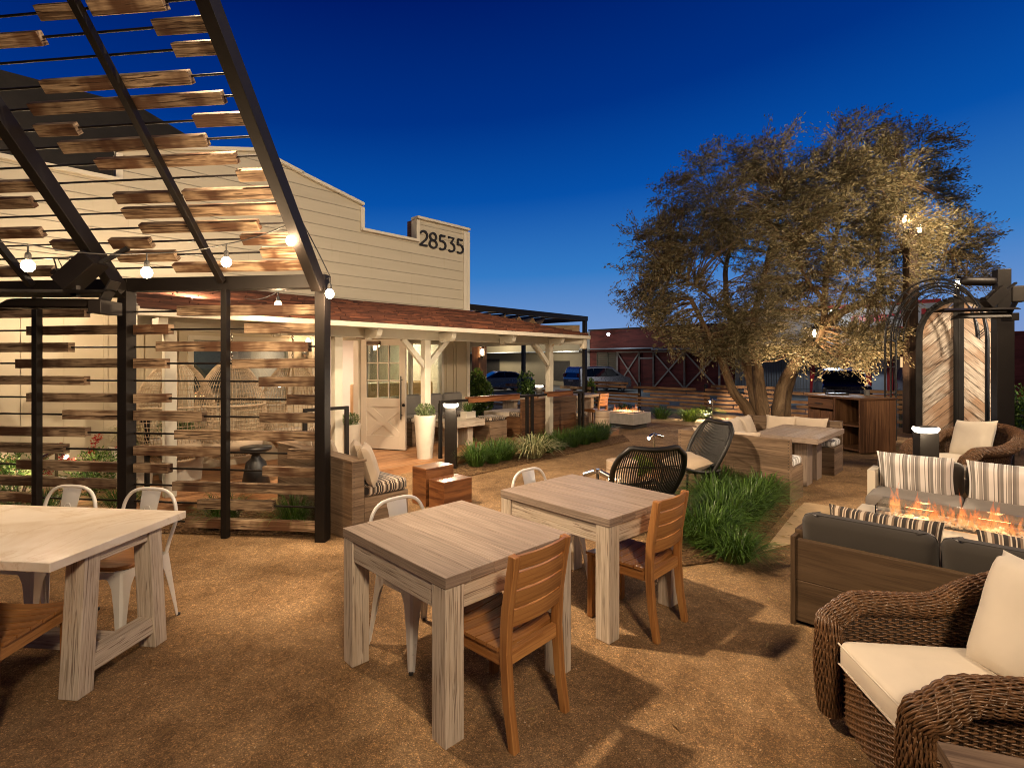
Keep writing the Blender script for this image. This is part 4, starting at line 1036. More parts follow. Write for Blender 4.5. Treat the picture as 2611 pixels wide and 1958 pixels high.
# ---- metal cafe chair: local origin on the ground, faces -y, seat 0.36 wide
def metal_chair(lab,loc,rz):
    t=thing('metal_chair',lab,'chair',loc,rz,'white metal cafe chairs with wooden seats')
    M_=M_chairwhite
    sw=.18; zs=.445
    def sqp(k,z,n=20,e=4.0):
        o=[]
        for i in range(n):
            a=2*PI*i/n; c,s_=math.cos(a),math.sin(a)
            r=1/((abs(c)**e+abs(s_)**e)**(1/e)); o.append((k*r*c,k*r*s_,z))
        return o
    mb=MB(); # wooden seat
    A=sqp(sw*1.0,zs);B=sqp(sw*1.02,zs+.012);C_=sqp(sw*.97,zs+.022);n=20
    vs=A+B+C_
    fs=[tuple(range(2*n,3*n)),tuple(reversed(range(n)))]+[(i,(i+1)%n,n+(i+1)%n,n+i) for i in range(n)]+[(n+i,n+(i+1)%n,2*n+(i+1)%n,2*n+i) for i in range(n)]
    mb.add(vs,fs,[[(vs[j][0]+3,vs[j][1]) for j in f] for f in fs],.5)
    mb.build('seat',M_teak,t)
    mb=MB()  # pressed metal apron with arched openings, part of the leg sheets
    rim0=sqp(sw*1.03,zs-.001,40);rim1=sqp(sw*1.05,zs-.045,40);n=40
    vs=rim0+rim1; fs=[(i,n+i,n+(i+1)%n,(i+1)%n) for i in range(n)]
    mb.add(vs,fs,[[(0,0)]*4]*n,.5,True)
    mb.build('seat_frame',M_,t)
    for sx_ in (-1,1):
        for sy in (-1,1):
            mb=MB(); # folded sheet leg: V section tapering down and splaying
            fx,fy=sx_*.215,(-.225 if sy<0 else .235)
            prof=[(0,.150),(.05,.118),(.12,.090),(.22,.068),(.45,.052),(.8,.036),(1,.028)]
            vs=[]
            for tt,wd in prof:
                z=zs-.005-(zs-.012)*tt
                cx=sx_*sw*1.03+(fx-sx_*sw*1.03)*tt; cy=sy*sw*1.03+(fy-sy*sw*1.03)*tt
                vs+= [(cx-sx_*wd,cy,z),(cx-sx_*.012,cy+sy*.0,z),(cx,cy-sy*.012,z),(cx,cy-sy*wd,z),
                      (cx-sx_*wd,cy-sy*.004,z),(cx-sx_*.014,cy-sy*.004,z),(cx-sx_*.004,cy-sy*.014,z),(cx-sx_*.004,cy-sy*wd,z)]
            fs=[]
            for i in range(len(prof)-1):
                for k in (0,1,2,4,5,6): fs.append((i*8+k,i*8+k+1,(i+1)*8+k+1,(i+1)*8+k))
                fs.append((i*8,i*8+4,(i+1)*8+4,(i+1)*8)); fs.append((i*8+3,i*8+7,(i+1)*8+7,(i+1)*8+3))
            mb.add(vs,fs,[[(0,0)]*4]*len(fs),.5,False)
            lg=mb.build('leg',M_,t)
            mb=MB(); mb.cyl((fx-sx_*.006,fy-sy*.006,0),(fx-sx_*.006,fy-sy*.006,.014),.013,10); mb.build('foot_cap',M_rubber,lg)
    # back hoop
    pts=[]
    for i in range(25):
        a=PI*i/24; x=-.205*math.cos(a)*(1 if True else 0)
        zz=.63+.215*math.sin(a)**.75 if 0<i<24 else .63
        yy=.185+.05*(zz-.44)/.4
        x=-.205*math.copysign(abs(math.cos(a))**.62,math.cos(a))
        pts.append((x,yy,zz))
    pts=[(-.165,.17,.42),(-.185,.18,.52)]+pts+[(.185,.18,.52),(.165,.17,.42)]
    mb=MB(); mb.tube(pts,.0115,10); mb.build('back_hoop',M_,t)
    mb=MB()
    def sp(a,b):
        w=.045+.028*b; z=.45+.385*b; return ((2*a-1)*w,.186+.046*b/1.0-.018*math.sin(PI*b)+.006*(2*a-1)**2,z)
    mb.grid(sp,6,8); mb.grid(lambda a,b:tuple(V(sp(a,b))+V((0,.003,0))),6,8,flip=True)
    # pressed relief on the splat
    mb.tube([(-.022,.192,.62),(-.022,.199,.72),(-.014,.202,.735),(.014,.202,.735),(.022,.199,.72),(.022,.192,.62)],.003,6)
    mb.build('back_splat',M_,t)
    return t
nrm1=V((-.7203,.694))    # away from camera-left, across the tables
mc=metal_chair('white metal chair with wooden seat tucked behind the nearest square table',(-.565,3.17,0),math.radians(46))
dup(mc,(.30,4.06,0),math.radians(46),'white metal chair on the far side of the second square table')
dup(mc,(-2.50,3.35,0),math.radians(-8),'white metal chair behind the marble table by its right end')
dup(mc,(-3.10,3.42,0),math.radians(-8),'white metal chair behind the marble table farther from its right end')
# ---- teak slat chair, local origin on ground under the seat, faces +y (table), back at -y
def teak_chair(lab,loc,rz):
    t=thing('teak_chair',lab,'chair',loc,rz,'slatted teak dining chairs')
    hw=.205
    def legpoly(side):
        mb=MB()
        # side profile (y,z) of the rear leg, curved
        f=[(-.262,0),(-.225,.20),(-.205,.42),(-.215,.60),(-.262,.865)]
        b=[(-.305,.86),(-.262,.60),(-.252,.42),(-.268,.20),(-.30,0)]
        prof=f+b
        x0=side*hw-(.04 if side>0 else 0)
        mb.prism(prof,x0,x0+.04,Matrix(((0,0,1,0),(1,0,0,0),(0,1,0,0),(0,0,0,1))),along='y'); mb.build('rear_leg',M_teak,t,.005)
    legpoly(1);legpoly(-1)
    for s in (-1,1):
        mb=MB(); x0=s*hw-(.045 if s>0 else 0); mb.box(x0,x0+.045,.185,.225,0,.42,ax=2); mb.build('front_leg',M_teak,t,.005)
        mb=MB(); xx=s*(hw-.008)-(.024 if s>0 else 0); mb.box(xx,xx+.024,-.205,.184,.355,.42); mb.build('side_rail',M_teak,t,.003)
    mb=MB(); mb.box(-hw+.046,hw-.046,.19,.22,.36,.42); mb.box(-hw+.041,hw-.041,-.245,-.215,.36,.425); mb.build('cross_rail',M_teak,t,.003)
    mb=MB()
    for i in range(6):
        y0=-.20+i*.0735
        def sf(a,b,y0=y0,z=0): return (-hw-.005+(2*hw+.01)*a, y0+.066*b, .438-.016*math.sin(PI*a)+z)
        mb.grid(sf,8,1,su=.42,sv=.066); mb.grid(lambda a,b:tuple(V(sf(a,b))+V((0,0,-.017))),8,1,flip=True,su=.42,sv=.066)
        for e in (0,1): mb.grid(lambda a,b,e=e:tuple(V(sf(a,e))+V((0,0,-.017*b))),8,1,flip=(e==1),su=.42,sv=.017)
        for e in (0,1):
            p=[sf(e,0),sf(e,1),tuple(V(sf(e,1))+V((0,0,-.017))),tuple(V(sf(e,0))+V((0,0,-.017)))]
            mb.add(p,[(0,1,2,3)],[[(0,0),(.06,0),(.06,.02),(0,.02)]],.5)
    mb.build('seat',M_teak,t)
    mb=MB()
    for i,(z0,z1) in enumerate(((.535,.610),(.622,.697),(.709,.784),(.796,.862))):
        zc=(z0+z1)/2
        def yb(z): return -.232-.052*((z-.42)/.44)**1.3 if z>.42 else -.23
        def sf(a,b,z0=z0,z1=z1): z=z0+(z1-z0)*b; return (-hw+.035+(2*hw-.07)*a, yb(z)-.020*math.sin(PI*a), z)
        mb.grid(sf,8,1,su=.4,sv=.075,flip=True); mb.grid(lambda a,b:tuple(V(sf(a,b))+V((0,-.016,0))),8,1,su=.4,sv=.075)
        for e in (0,1): mb.grid(lambda a,b,e=e:tuple(V(sf(a,e))+V((0,-.016*b,0))),8,1,su=.4,sv=.016,flip=(e==0))
    mb.build('backrest',M_teak,t)
    return t
tc1=teak_chair('slatted teak chair at the right side of the nearest square table',(-.072,2.622,0),math.radians(47.5))
dup(tc1,(.81,3.52,0),math.radians(46),'slatted teak chair at the right side of the second square table')
dup(tc1,(-2.53,2.56,0),math.radians(4),'slatted teak chair half in frame at the front of the marble table')
# ================================================================ planked banquettes
def plankwall(mb,x0,x1,y0,y1,z0,z1,n,ax):
    for i in range(n): mb.box(x0,x1,y0,y1,z0+(z1-z0)*i/n+(.0012 if i else 0),z0+(z1-z0)*(i+1)/n-.0012,ax=ax)
    e=.003
    mb.box(x0+e,x1-e,y0+e,y1-e,z0+e,z1-e)
bq=gthing('u_banquette','large U-shaped planked banquette around the communal table','banquette',6.83,1.92)
Lb,Db=2.72,1.42   # along u, along v
mb=MB()
hb=.777
plankwall(mb,0,.075,0,Db,.004,hb,7,1)
plankwall(mb,Lb-.075,Lb,0,Db,.004,hb,7,1)
plankwall(mb,.076,Lb-.076,Db-.075,Db-.0005,.004,hb,7,0)
mb.build('back_panel',M_banq,bq,.003)
mb=MB()
plankwall(mb,.076,.55,.0,Db-.076,.004,.42,4,1); plankwall(mb,Lb-.55,Lb-.076,.0,Db-.076,.004,.42,4,1); plankwall(mb,.551,Lb-.551,Db-.55,Db-.076,.004,.42,4,0)
mb.build('seat_box',M_banq,bq,.003)
mb=MB()
for zz in range(20):
    for x in (.037,): mb.lathe([(.006,0),(.004,.002)],6,T(-.0005,.02,.03+zz*.038)@Ry(-PI/2),mi=1); mb.lathe([(.006,0),(.004,.002)],6,T(-.0005,Db-.03,.03+zz*.038)@Ry(-PI/2),mi=1)
o=mb.build('stud_rows',[M_banq,M_black],bq); o['kind']='stuff'
for pr,x in (([(0.076,.42),(.10,.42),(.076,hb)],0),([(-.0,.42),(-.03,.42),(0,hb)],Lb-.074)):
    mb=MB(); mb.prism(pr,0,.03,Matrix(((1,0,0,x),(0,0,1,-.001),(0,1,0,0),(0,0,0,1)))); mb.build('arm_fin',M_banq,bq)
mb=MB(); mb.cushion(.09,.55,.01,Db-.55,.42,.52); mb.cushion(Lb-.55,Lb-.09,.01,Db-.55,.42,.52); mb.cushion(.56,Lb-.56,Db-.54,Db-.08,.42,.52); mb.build('seat_cushion',M_stripeL,bq)
k=0
labs=['first from the open near end on the left arm','second along the left arm','in the near corner','left of middle on the back row','right of middle on the back row','in the far corner','on the right arm','at the open end of the right arm']
for (x,y,a,tl,lab) in ((.17,.62,PI/2,.35,labs[1]),(.20,1.02,PI/2,.45,labs[2]),(.62,1.24,0,.45,labs[3]),(1.12,1.25,0,.30,'left of middle on the back row'),(1.62,1.25,0,.40,labs[4]),(2.12,1.25,0,.35,labs[5]),(2.52,.85,-PI/2,.4,labs[6]),(2.54,.42,-PI/2,.3,labs[7])):
    p=W(6.83+x,1.92+y,.64)
    M=Rx(PI/2-tl)
    mb=MB(M); mb.pillow(.50,.38,.14)
    o=mb.build('throw_pillow',M_pillowc); o.location=p; o.rotation_euler=(0,0,GA+a)
    tag(o,'cream banquette pillow, '+lab,'pillow','cream pillows on the U-shaped banquette')
# communal table
t=gthing('communal_table','long grey wooden communal table inside the U-shaped banquette','table',7.69,1.83)
mb=MB(); n=6
for i in range(n): mb.box(0,1.50,i*.14+.001,(i+1)*.14-.001,.63,.70,ax=0)
mb.box(.003,1.497,.003,.837,.632,.697); mb.build('tabletop',M_grey_tbl,t,.003)
for x in (.10,): pass
mb=MB(); mb.box(.80,1.06,.20,.36,.004,.629,ax=2); mb.build('leg',M_grey_tbl,t,.003)
mb=MB(); mb.box(.30,.56,.20,.36,.004,.629,ax=2); mb.build('leg',M_grey_tbl,t,.003)
# banquette near the pergola post
b2=gthing('corner_banquette','planked banquette end behind the right pergola post','banquette',2.53,4.50)
mb=MB(); plankwall(mb,0,.13,0,1.7,.004,.755,6,1); mb.build('back_panel',M_banq,b2,.003)
mb=MB(); mb.box(-.01,.15,-.01,1.71,.756,.777,ax=1); mb.build('back_cap',M_banq,b2,.003)
mb=MB(); plankwall(mb,.131,.63,.0,1.7,.004,.40,3,1); 
for zz in range(18): mb.lathe([(.005,0),(.003,.002)],6,T(.02,-.001,.04+zz*.038)@Rx(PI/2),mi=1)
mb.build('seat_box',[M_banq,M_black],b2,.003)
mb=MB(); mb.cushion(.14,.64,.0,1.68,.40,.52,r=.035); mb.build('seat_cushion',M_stripeD,b2)
for (y,a,x,tl,lab) in ((.14,-.62,.24,.30,'beige pillow leaning at the near end of the corner banquette'),(.40,-.50,.30,.34,'second beige pillow from the near end of the corner banquette'),(.95,0,.21,.35,'third beige pillow along the corner banquette'),(1.45,0,.20,.3,'fourth beige pillow along the corner banquette, behind the others')):
    mb=MB(Rx(PI/2-tl)); mb.pillow(.42,.40,.14)
    o=mb.build('throw_pillow',M_linen); o.location=W(2.53+x+.02,4.50+y,.52+.175); o.rotation_euler=(0,0,GA-PI/2+PI+a); tag(o,lab,'pillow','beige pillows on the corner banquette')
    o.rotation_euler=(0,0,GA+PI/2+a)
# ================================================================ stumps, far fire pit
def stump(loc,r,h,lab):
    t=thing('stump_stool',lab,'stool',loc,R.random()*6,'pale tree-stump stools'); mb=MB()
    def f(a,b):
        an=2*PI*a; k=r*(1+.06*noise.noise(V((math.cos(an)*1.5,math.sin(an)*1.5,h*9)))+.02*math.sin(3*an)+.05*(1-b)**3); return (k*math.cos(an),k*math.sin(an),h*b)
    mb.grid(f,28,4,cu=True,su=h,sv=1.0); top=[f(i/28,1) for i in range(28)]; mb.add(top,[tuple(range(28))],[[(p[0],p[1]) for p in top]],.5); mb.build('stump',M_stump,t)
stump((2.10,12.2,0),.17,.57,'pale stump stool left of the far fire pit')
stump((1.42,6.75,0),.20,.44,'pale stump stool beside the black rattan chairs')
def flames(mb,x0,x1,y0,y1,z,n,hmin,hmax,w):
    for i in range(n):
        x=R.uniform(x0,x1);y=R.uniform(y0,y1);h=R.uniform(hmin*.6,hmax)*R.uniform(.45,1)*(.55+.45*math.sin(x*9+y*7)**2);ww=w*R.uniform(.5,1.2);sd=R.random()*100;ph=R.random()*6.28;bend=R.uniform(-.6,.6)*h
        def f(a,b):
            an=2*PI*a; k=ww*(math.sin(PI*min(1,b*.93+.07))**.8)*(1-b**1.6)*(1+.25*math.sin(7*b+ph)); 
            dx=bend*b*b+.28*w*math.sin(4.5*b+ph)*b+.15*ww*noise.noise(V((b*5,sd,0)))
            dy=.25*w*math.sin(3.7*b+ph*1.7)*b
            return (x+dx+k*math.cos(an),y+dy+k*.55*math.sin(an),z+h*b)
        mb.grid(f,8,12,cu=True,tone=R.random())
def flamemat():
    m,nt,out=newmat('flame'); g=N(nt); tc=g.n('ShaderNodeTexCoord')
    lw=g.n('ShaderNodeLayerWeight'); lw.inputs[0].default_value=.35
    uv=UVc(g); sx=g.n('ShaderNodeSeparateXYZ'); g.l(uv,sx.inputs[0]); h=sx.outputs[1]
    nz=g.noise(g.mapping(tc.outputs['Object'],(30,30,12)),1.0,3,.6,1.5)
    core=g.ramp(h,[(0,(1,.62,.30)),(.25,(1,.40,.12)),(.6,(1,.24,.06)),(1,(.9,.13,.03))])
    e=g.n('ShaderNodeEmission'); g.l(core,e.inputs[0]); e.inputs[1].default_value=1.7
    t=g.n('ShaderNodeBsdfTransparent')
    a=g.math('MULTIPLY',g.math('SUBTRACT',1.0,lw.outputs['Facing']),g.ramp(nz,[(.42,(.0,.0,.0)),(.62,(.60,.60,.60))]))
    a=g.math('MULTIPLY',a,g.ramp(h,[(0,(.35,.35,.35)),(.3,(1,1,1)),(.75,(.5,.5,.5)),(1,(0,0,0))]))
    mx=g.n('ShaderNodeMixShader'); g.l(a,mx.inputs[0]); g.l(t.outputs[0],mx.inputs[1]); g.l(e.outputs[0],mx.inputs[2]); g.l(mx.outputs[0],out.inputs[0]); return m
M_flame=flamemat()
def firepit(t,x0,x1,y0,y1,h,mat,base=.08,n=50,fh=.24,pan=None,bz=None,light=25,fw=.045):
    mb=MB(); mb.box(x0,x1,y0,y1,base,h); mb.build('bowl',mat,t,.008)
    if base>.02: mb=MB(); mb.box(x0+.08,x1-.08,y0+.08,y1-.08,.0,base); mb.build('plinth',M_dark,t)
    px0,px1,py0,py1=pan
    mb=MB(); mb.box(px0,px1,py0,py1,h+.001,h+.006); mb.build('burner_pan',M_dark,t)
    mb=MB()
    for i in range(420):
        r=R.uniform(.008,.02); x=R.uniform(px0,px1);y=R.uniform(py0,py1)
        mb.lathe([(0,0),(r,r*.5),(r*.7,r*1.1),(0,r*1.3)],5,T(x,y,h+.006)@Rz(R.random()*6),smooth=False)
    o=mb.build('glass_pebbles',M_clear if False else paint('fire_glass',(.75,.73,.70),.15,0,.2,9),t); o['kind']='stuff'
    mb=MB(); flames(mb,px0+.03,px1-.03,py0+.03,py1-.03,h+.01,n,fh*.5,fh,fw); o=mb.build('flames',M_flame,t); o['kind']='stuff'
t=gthing('fire_pit','far grey concrete fire pit burning by the board fence','fire pit',11.54,6.82)
firepit(t,0,.86,0,.95,.40,M_concrete,.12,34,.34,(.16,.70,.12,.83),fw=.05)
point(W(11.97,7.3,.58),26,(1,.45,.15),.10)
# ================================================================ right-hand lounge
# fire table between the sofas
ft=gthing('fire_table','white fire table with long flames between the two sofas','fire table',4.70,-1.0)
firepit(ft,0,.62,0,1.93,.50,M_white,.10,170,.36,(.22,.42,.10,1.72),fw=.055)
mb=MB()
for x in (.19,.45): mb.box(x,x+.008,.06,1.76,.507,.62)
for y in (.052,1.761): mb.box(.19,.458,y,y+.008,.507,.60)
mb.build('wind_guard',M_clear,ft)
for i in range(4): point(W(5.02,-.75+.42*i,.66),9,(1,.45,.16),.10)
def sofa(u,v,rot,lab,woodm,cushm,pillowspec,stripe,armh=.60,ph=.36):
    """origin at the outer back-left corner on the ground; local x runs along the seat, y from back towards the front"""
    t=gthing('sofa',lab,'sofa',u,v,0,rot,'outdoor sofas around the fire table')
    L=2.15;D=.82
    mb=MB()
    plankwall(mb,0,L,0,.045,.03,.56,2,0); mb.build('back_panel',woodm,t,.004)
    for xx in (-.03,L):
        mb=MB(); mb.box(xx,xx+.03,-.012,.09,.0,.575,ax=2); mb.build('back_post',woodm,t,.004)
    for s,x in ((0,-.03),(1,L-.04)):
        mb=MB(); mb.box(x,x+.07,.10,D-.02,.0,.26,ax=1); mb.box(x,x+.07,.09,.42,.26,armh,ax=1); mb.build('arm',woodm,t,.004)
    mb=MB(); mb.box(.041,L-.041,.05,D-.02,.08,.26); mb.build('base',woodm,t,.004)
    n=3;w=(L-.02)/n
    for i in range(n):
        mb=MB(); mb.cushion(.012+i*w,.01+(i+1)*w-.004,.16,D,.26,.42,r=.035); mb.build('seat_cushion',cushm,t)
        mb=MB(T(.012+i*w+w/2,.12,.52)@Rx(.12)); mb.cushion(-w/2+.003,w/2-.003,-.075,.075,-.12,.20,r=.045,crown=.004); mb.build('back_cushion',M_graycush,t)
    for x,y,z,a,lab2,tl in pillowspec:
        mb=MB(Rx(PI/2-tl)); mb.pillow(.62,ph,.17,uvflip=True,pin=.03)
        o=mb.build('striped_pillow',stripe); o.location=t.matrix_basis@V((x,y,z)); o.rotation_euler=(0,0,GA+rot+a); tag(o,lab2,'pillow')
    return t
# sofa with its back to the camera: back plane u=3.76, runs along -v from v=1.0
M_sofab=wood('shaded_sofa_wood',(.060,.036,.018),(.105,.066,.036),(.075,.047,.026),.9,14,.6,.2,.3,.7,.25,.3)  # wood colour darkened to carry the shade on the sofa's back
sofaB=sofa(3.75,1.02,-PI/2,'brown wooden sofa seen from behind with charcoal cushions',M_sofab,M_graycush,[(.42,.31,.565,.0,'dark striped pillow in the left seat of the sofa seen from behind',.28),(1.18,.31,.56,.05,'dark striped pillow in the next seat of the sofa seen from behind',.30)],M_stripeD)
for o in (): pass
# sofa facing the camera across the fire table
sofaA=sofa(6.86,-1.10,PI/2,'white wooden sofa facing the camera with grey cushions behind the flames',M_white,M_greycush2,[(1.80,.29,.585,.0,'pale striped pillow at the left end of the facing sofa',.30),(1.10,.29,.58,-.04,'pale striped pillow in the middle of the facing sofa, cut by the frame',.30)],M_stripeL,ph=.44)
# ---------------------------------------------------------------- woven armchairs
def armchair(lab,loc,rz):
    """faces -y; outer width ~1.0"""
    t=thing('wicker_armchair',lab,'armchair',loc,rz,'brown wicker armchairs')
    hw=.31; yf=-.42; yb=.36; rc=.22
    # plan of the shell from the front of the left arm round the back to the front of the right arm
    def plan(s):
        # s 0..1
        l1=(yb-rc)-yf; l2=PI/2*rc; l3=2*(hw-rc); tot=2*l1+2*l2+l3; d=s*tot
        if d<l1: return V((-hw,yf+d,0)),V((-1,0,0))
        d-=l1
        if d<l2: a=d/rc; return V((-hw+rc-rc*math.cos(a),yb-rc+rc*math.sin(a),0)),V((-math.cos(a),math.sin(a),0))
        d-=l2
        if d<l3: return V((-hw+rc+d,yb,0)),V((0,1,0))
        d-=l3
        if d<l2: a=d/rc; return V((hw-rc+rc*math.sin(a),yb-rc+rc*math.cos(a),0)),V((math.sin(a),math.cos(a),0))
        d-=l2; return V((hw,yb-rc-d,0)),V((1,0,0))
    tot=2*((yb-rc)-yf)+PI*rc+2*(hw-rc)
    def top(s):
        q=min(s,1-s)*tot     # distance from the front end
        h=.545+.04*smooth(q/.12)
        h+=.225*smooth((q-.40)/.55)
        return h
    def surf(s,z,off=0):
        p,nn=plan(s); k=max(0,(z-.30)/.35); flare=.07*k*k
        return p+nn*(flare+off)+V((0,0,z))
    # woven shell
    nst=66; step=.0105; mb=MB()
    z=.09;row=0
    while z<.80:
        # s range where top(s) > z
        seg=[];cur=[]
        m=nst*2
        for i in range(m+1):
            s=i/m
            if top(s)-.035>z:
                cur.append(surf(s,z+.002*math.sin(i*1.3+row),.0065*math.cos(PI*(i/2.0)+ (PI if row%2 else 0)) ))
            elif cur: seg.append(cur);cur=[]
        if cur: seg.append(cur)
        for c in seg:
            if len(c)>2: mb.tube(c,.0042,5,cap=False,tone=R.random())
        z+=step;row+=1
    mb.build('woven_shell',M_wicker,t)
    mb=MB()
    for i in range(nst+1):
        s=i/nst
        for d in (-.004,.004):
            mb.tube([surf(min(1,max(0,s+d/tot)),.08+(top(s)-.10)*k/6) for k in range(7)],.0035,4,cap=False)
    mb.grid(lambda a,b:surf(a,.08+(top(a)-.11)*b,.0),60,8); 
    mb.build('stakes',M_wickdark,t)
    # front panel under the seat: diagonal basket weave
    mb=MB()
    def front(a,z,off=0): return V((-hw+.02+(2*hw-.04)*a, yf+.02-.03*math.sin(PI*a)+off,z))
    z=.07;row=0
    while z<.30:
        mb.tube([front(i/44,z,.006*math.cos(PI*i/2+row*PI)) for i in range(45)],.0048,5,cap=False,tone=R.random()); z+=.0125;row+=1
    for i in range(23): mb.tube([front(i/22+.004,.07),front(i/22+.004,.30)],.004,4,cap=False)
    mb.build('front_panel',M_wicker,t)
    mb=MB(); mb.box(-hw+.02,hw-.02,yf+.045,yf+.055,.06,.30); mb.box(-hw+.03,hw-.03,yf+.05,yb-.03,.20,.29); mb.build('seat_deck',M_wickdark,t)
    # thick wound rim: starts at the foot of each arm front, curls over and runs round the back
    path=[]
    path+= [V((-hw-.005,yf-.01,.05+.06*k)) + V((0,-.025*math.sin(PI*k/8),0)) for k in range(8)]
    m=90
    for i in range(m+1):
        s=i/m; zt=top(s); q=min(s,1-s)*tot
        p=surf(s,zt-.02); 
        p.z=zt-.02-.05*(1-smooth(q/.10))
        path.append(p+V((0,-.03*(1-smooth(q/.1)),0)))
    path+= [V((hw+.005,yf-.01,.05+.06*k)) + V((0,-.025*math.sin(PI*k/8),0)) for k in range(7,-1,-1)]
    # resample smooth
    sm=[]
    for i in range(len(path)):
        a=path[max(0,i-1)];b=path[i];c=path[min(len(path)-1,i+1)]; sm.append((a+b*2+c)/4)
    Ls=[0]
    for i in range(1,len(sm)): Ls.append(Ls[-1]+(sm[i]-sm[i-1]).length)
    TL=Ls[-1]; npt=int(TL/.012)
    def at(d):
        import bisect
        k=min(len(Ls)-2,max(0,bisect.bisect_right(Ls,d)-1)); f=(d-Ls[k])/max(1e-6,Ls[k+1]-Ls[k]); return sm[k].lerp(sm[k+1],f)
    P=[at(TL*i/npt) for i in range(npt+1)]
    fr=[];Nv=None
    for i in range(len(P)):
        tg=(P[min(i+1,npt)]-P[max(0,i-1)]).normalized()
        if Nv is None: Nv=V((-1,0,0))
        Nv=(Nv-tg*Nv.dot(tg)).normalized(); fr.append((tg,Nv.copy(),tg.cross(Nv)))
    mb=MB(); mb.tube([p for p in P[::3]],.045,8); mb.build('rim_core',M_wickdark,t)
    mb=MB()
    ns=48
    for k in range(ns):
        pts=[]
        for i in range(0,len(P)):
            d=TL*i/npt
            an=2*PI*k/ns+.9*d*1.5
            lump=.005*math.sin(d*2*PI/.075+(PI if k%2 else 0))
            rr=.054+lump
            _,n1,b1=fr[i]; pts.append(P[i]+n1*(rr*1.15*math.cos(an))+b1*(rr*.9*math.sin(an)))
        mb.tube(pts,.0044,5,cap=False,tone=R.random())
    # second set wound the other way
    for k in range(6):
        pts=[]
        for i in range(len(P)):
            d=TL*i/npt; an=2*PI*k/6-.9*d*22
            rr=.054
            _,n1,b1=fr[i]; pts.append(P[i]+n1*(rr*1.15*math.cos(an))+b1*(rr*.9*math.sin(an)))
        mb.tube(pts,.0045,5,cap=False,tone=R.random())
    mb.build('wound_rim',M_wicker,t)
    for sx_ in (-1,1):
        for y in (yf+.06,yb-.06):
            mb=MB(); mb.lathe([(.025,0),(.03,.07),(.03,.1)],12,T(sx_*(hw-.06),y,0)); mb.build('foot',M_darkoak,t)
    mb=MB(); mb.cushion(-hw+.045,hw-.045,yf-.015,yb-.10,.30,.43,r=.028,crown=.02); c=mb.build('seat_cushion',M_canvas,t)
    mb=MB()
    for zz in (.328,.418):
        mb.tube([(-hw+.06,yf-.016,zz),(0,yf-.017,zz),(hw-.06,yf-.016,zz)],.0045,6)
    mb.build('piping',M_canvas,c)
    return t
ac=armchair('large brown wicker armchair with cream cushions in the lower right foreground',(1.91,2.12,0),math.radians(-96))
def chair_pillow(x,y,z,rz,tl,lab,w=.52,roll=.10):
    mb=MB(Rx(PI/2-tl)@Rz(roll)); mb.pillow(w,w,.19,pin=.045)
    e=[]
    o=mb.build('throw_pillow',M_canvas); o.location=(x,y,z); o.rotation_euler=(0,0,rz); tag(o,lab,'pillow'); return o
chair_pillow(2.06,2.04,.665,math.radians(-96),.36,'large cream pillow leaning in the foreground wicker armchair')
ac2=dup(ac,(6.00,6.95,0),math.radians(-80),'brown wicker armchair behind the facing sofa at the right edge'); ac2.scale=(1.25,1.05,1.05)
chair_pillow(6.14,6.98,.69,math.radians(-80),.40,'cream pillow leaning in the far wicker armchair',.52)
# block side table in the corner
t=thing('block_side_table','grey wooden block side table cut off by the lower right corner','side table',(1.305,1.61,0),math.radians(-20))
mb=MB(); mb.box(0,.45,-.42,0,.50,.55,ax=0); mb.build('tabletop',M_banq,t,.004)
mb=MB(); mb.box(.012,.438,-.408,-.012,.0,.499,ax=2); mb.build('base',M_banq,t,.004)
t=thing('block_side_table','pale block side table in front of the far wicker armchair','side table',(4.95,6.35,0),math.radians(-40))
mb=MB(); mb.box(0,.42,0,.42,0,.42); mb.build('base',M_banq,t,.01)
mb=MB(); mb.box(-.01,.43,-.01,.43,.42,.45); mb.build('tabletop',M_grey_tbl,t,.004)
w=thing('wine_glass','stemmed glass of pale wine by the far wicker armchair','glass',(5.12,6.48,.4505))
mb=MB(); mb.lathe([(.03,0),(.03,.002),(.004,.006),(.0035,.075),(.012,.085),(.034,.10),(.045,.135)],20,capt=False); mb.build('glass',M_clear,w)
mb=MB(); mb.lathe([(.010,.088),(.032,.103),(.040,.122)],18); mb.build('wine',paint('pale_wine',(.55,.45,.12),.05),w)
cb=MB(); cb.lathe([(.028,0),(.036,.02),(.036,.05),(.02,.065),(0,.068)],16); o=cb.build('candle_jar',M_white); o.location=(5.33,6.52,.4505); tag(o,'small white candle jar beside the far wine glass','candle')
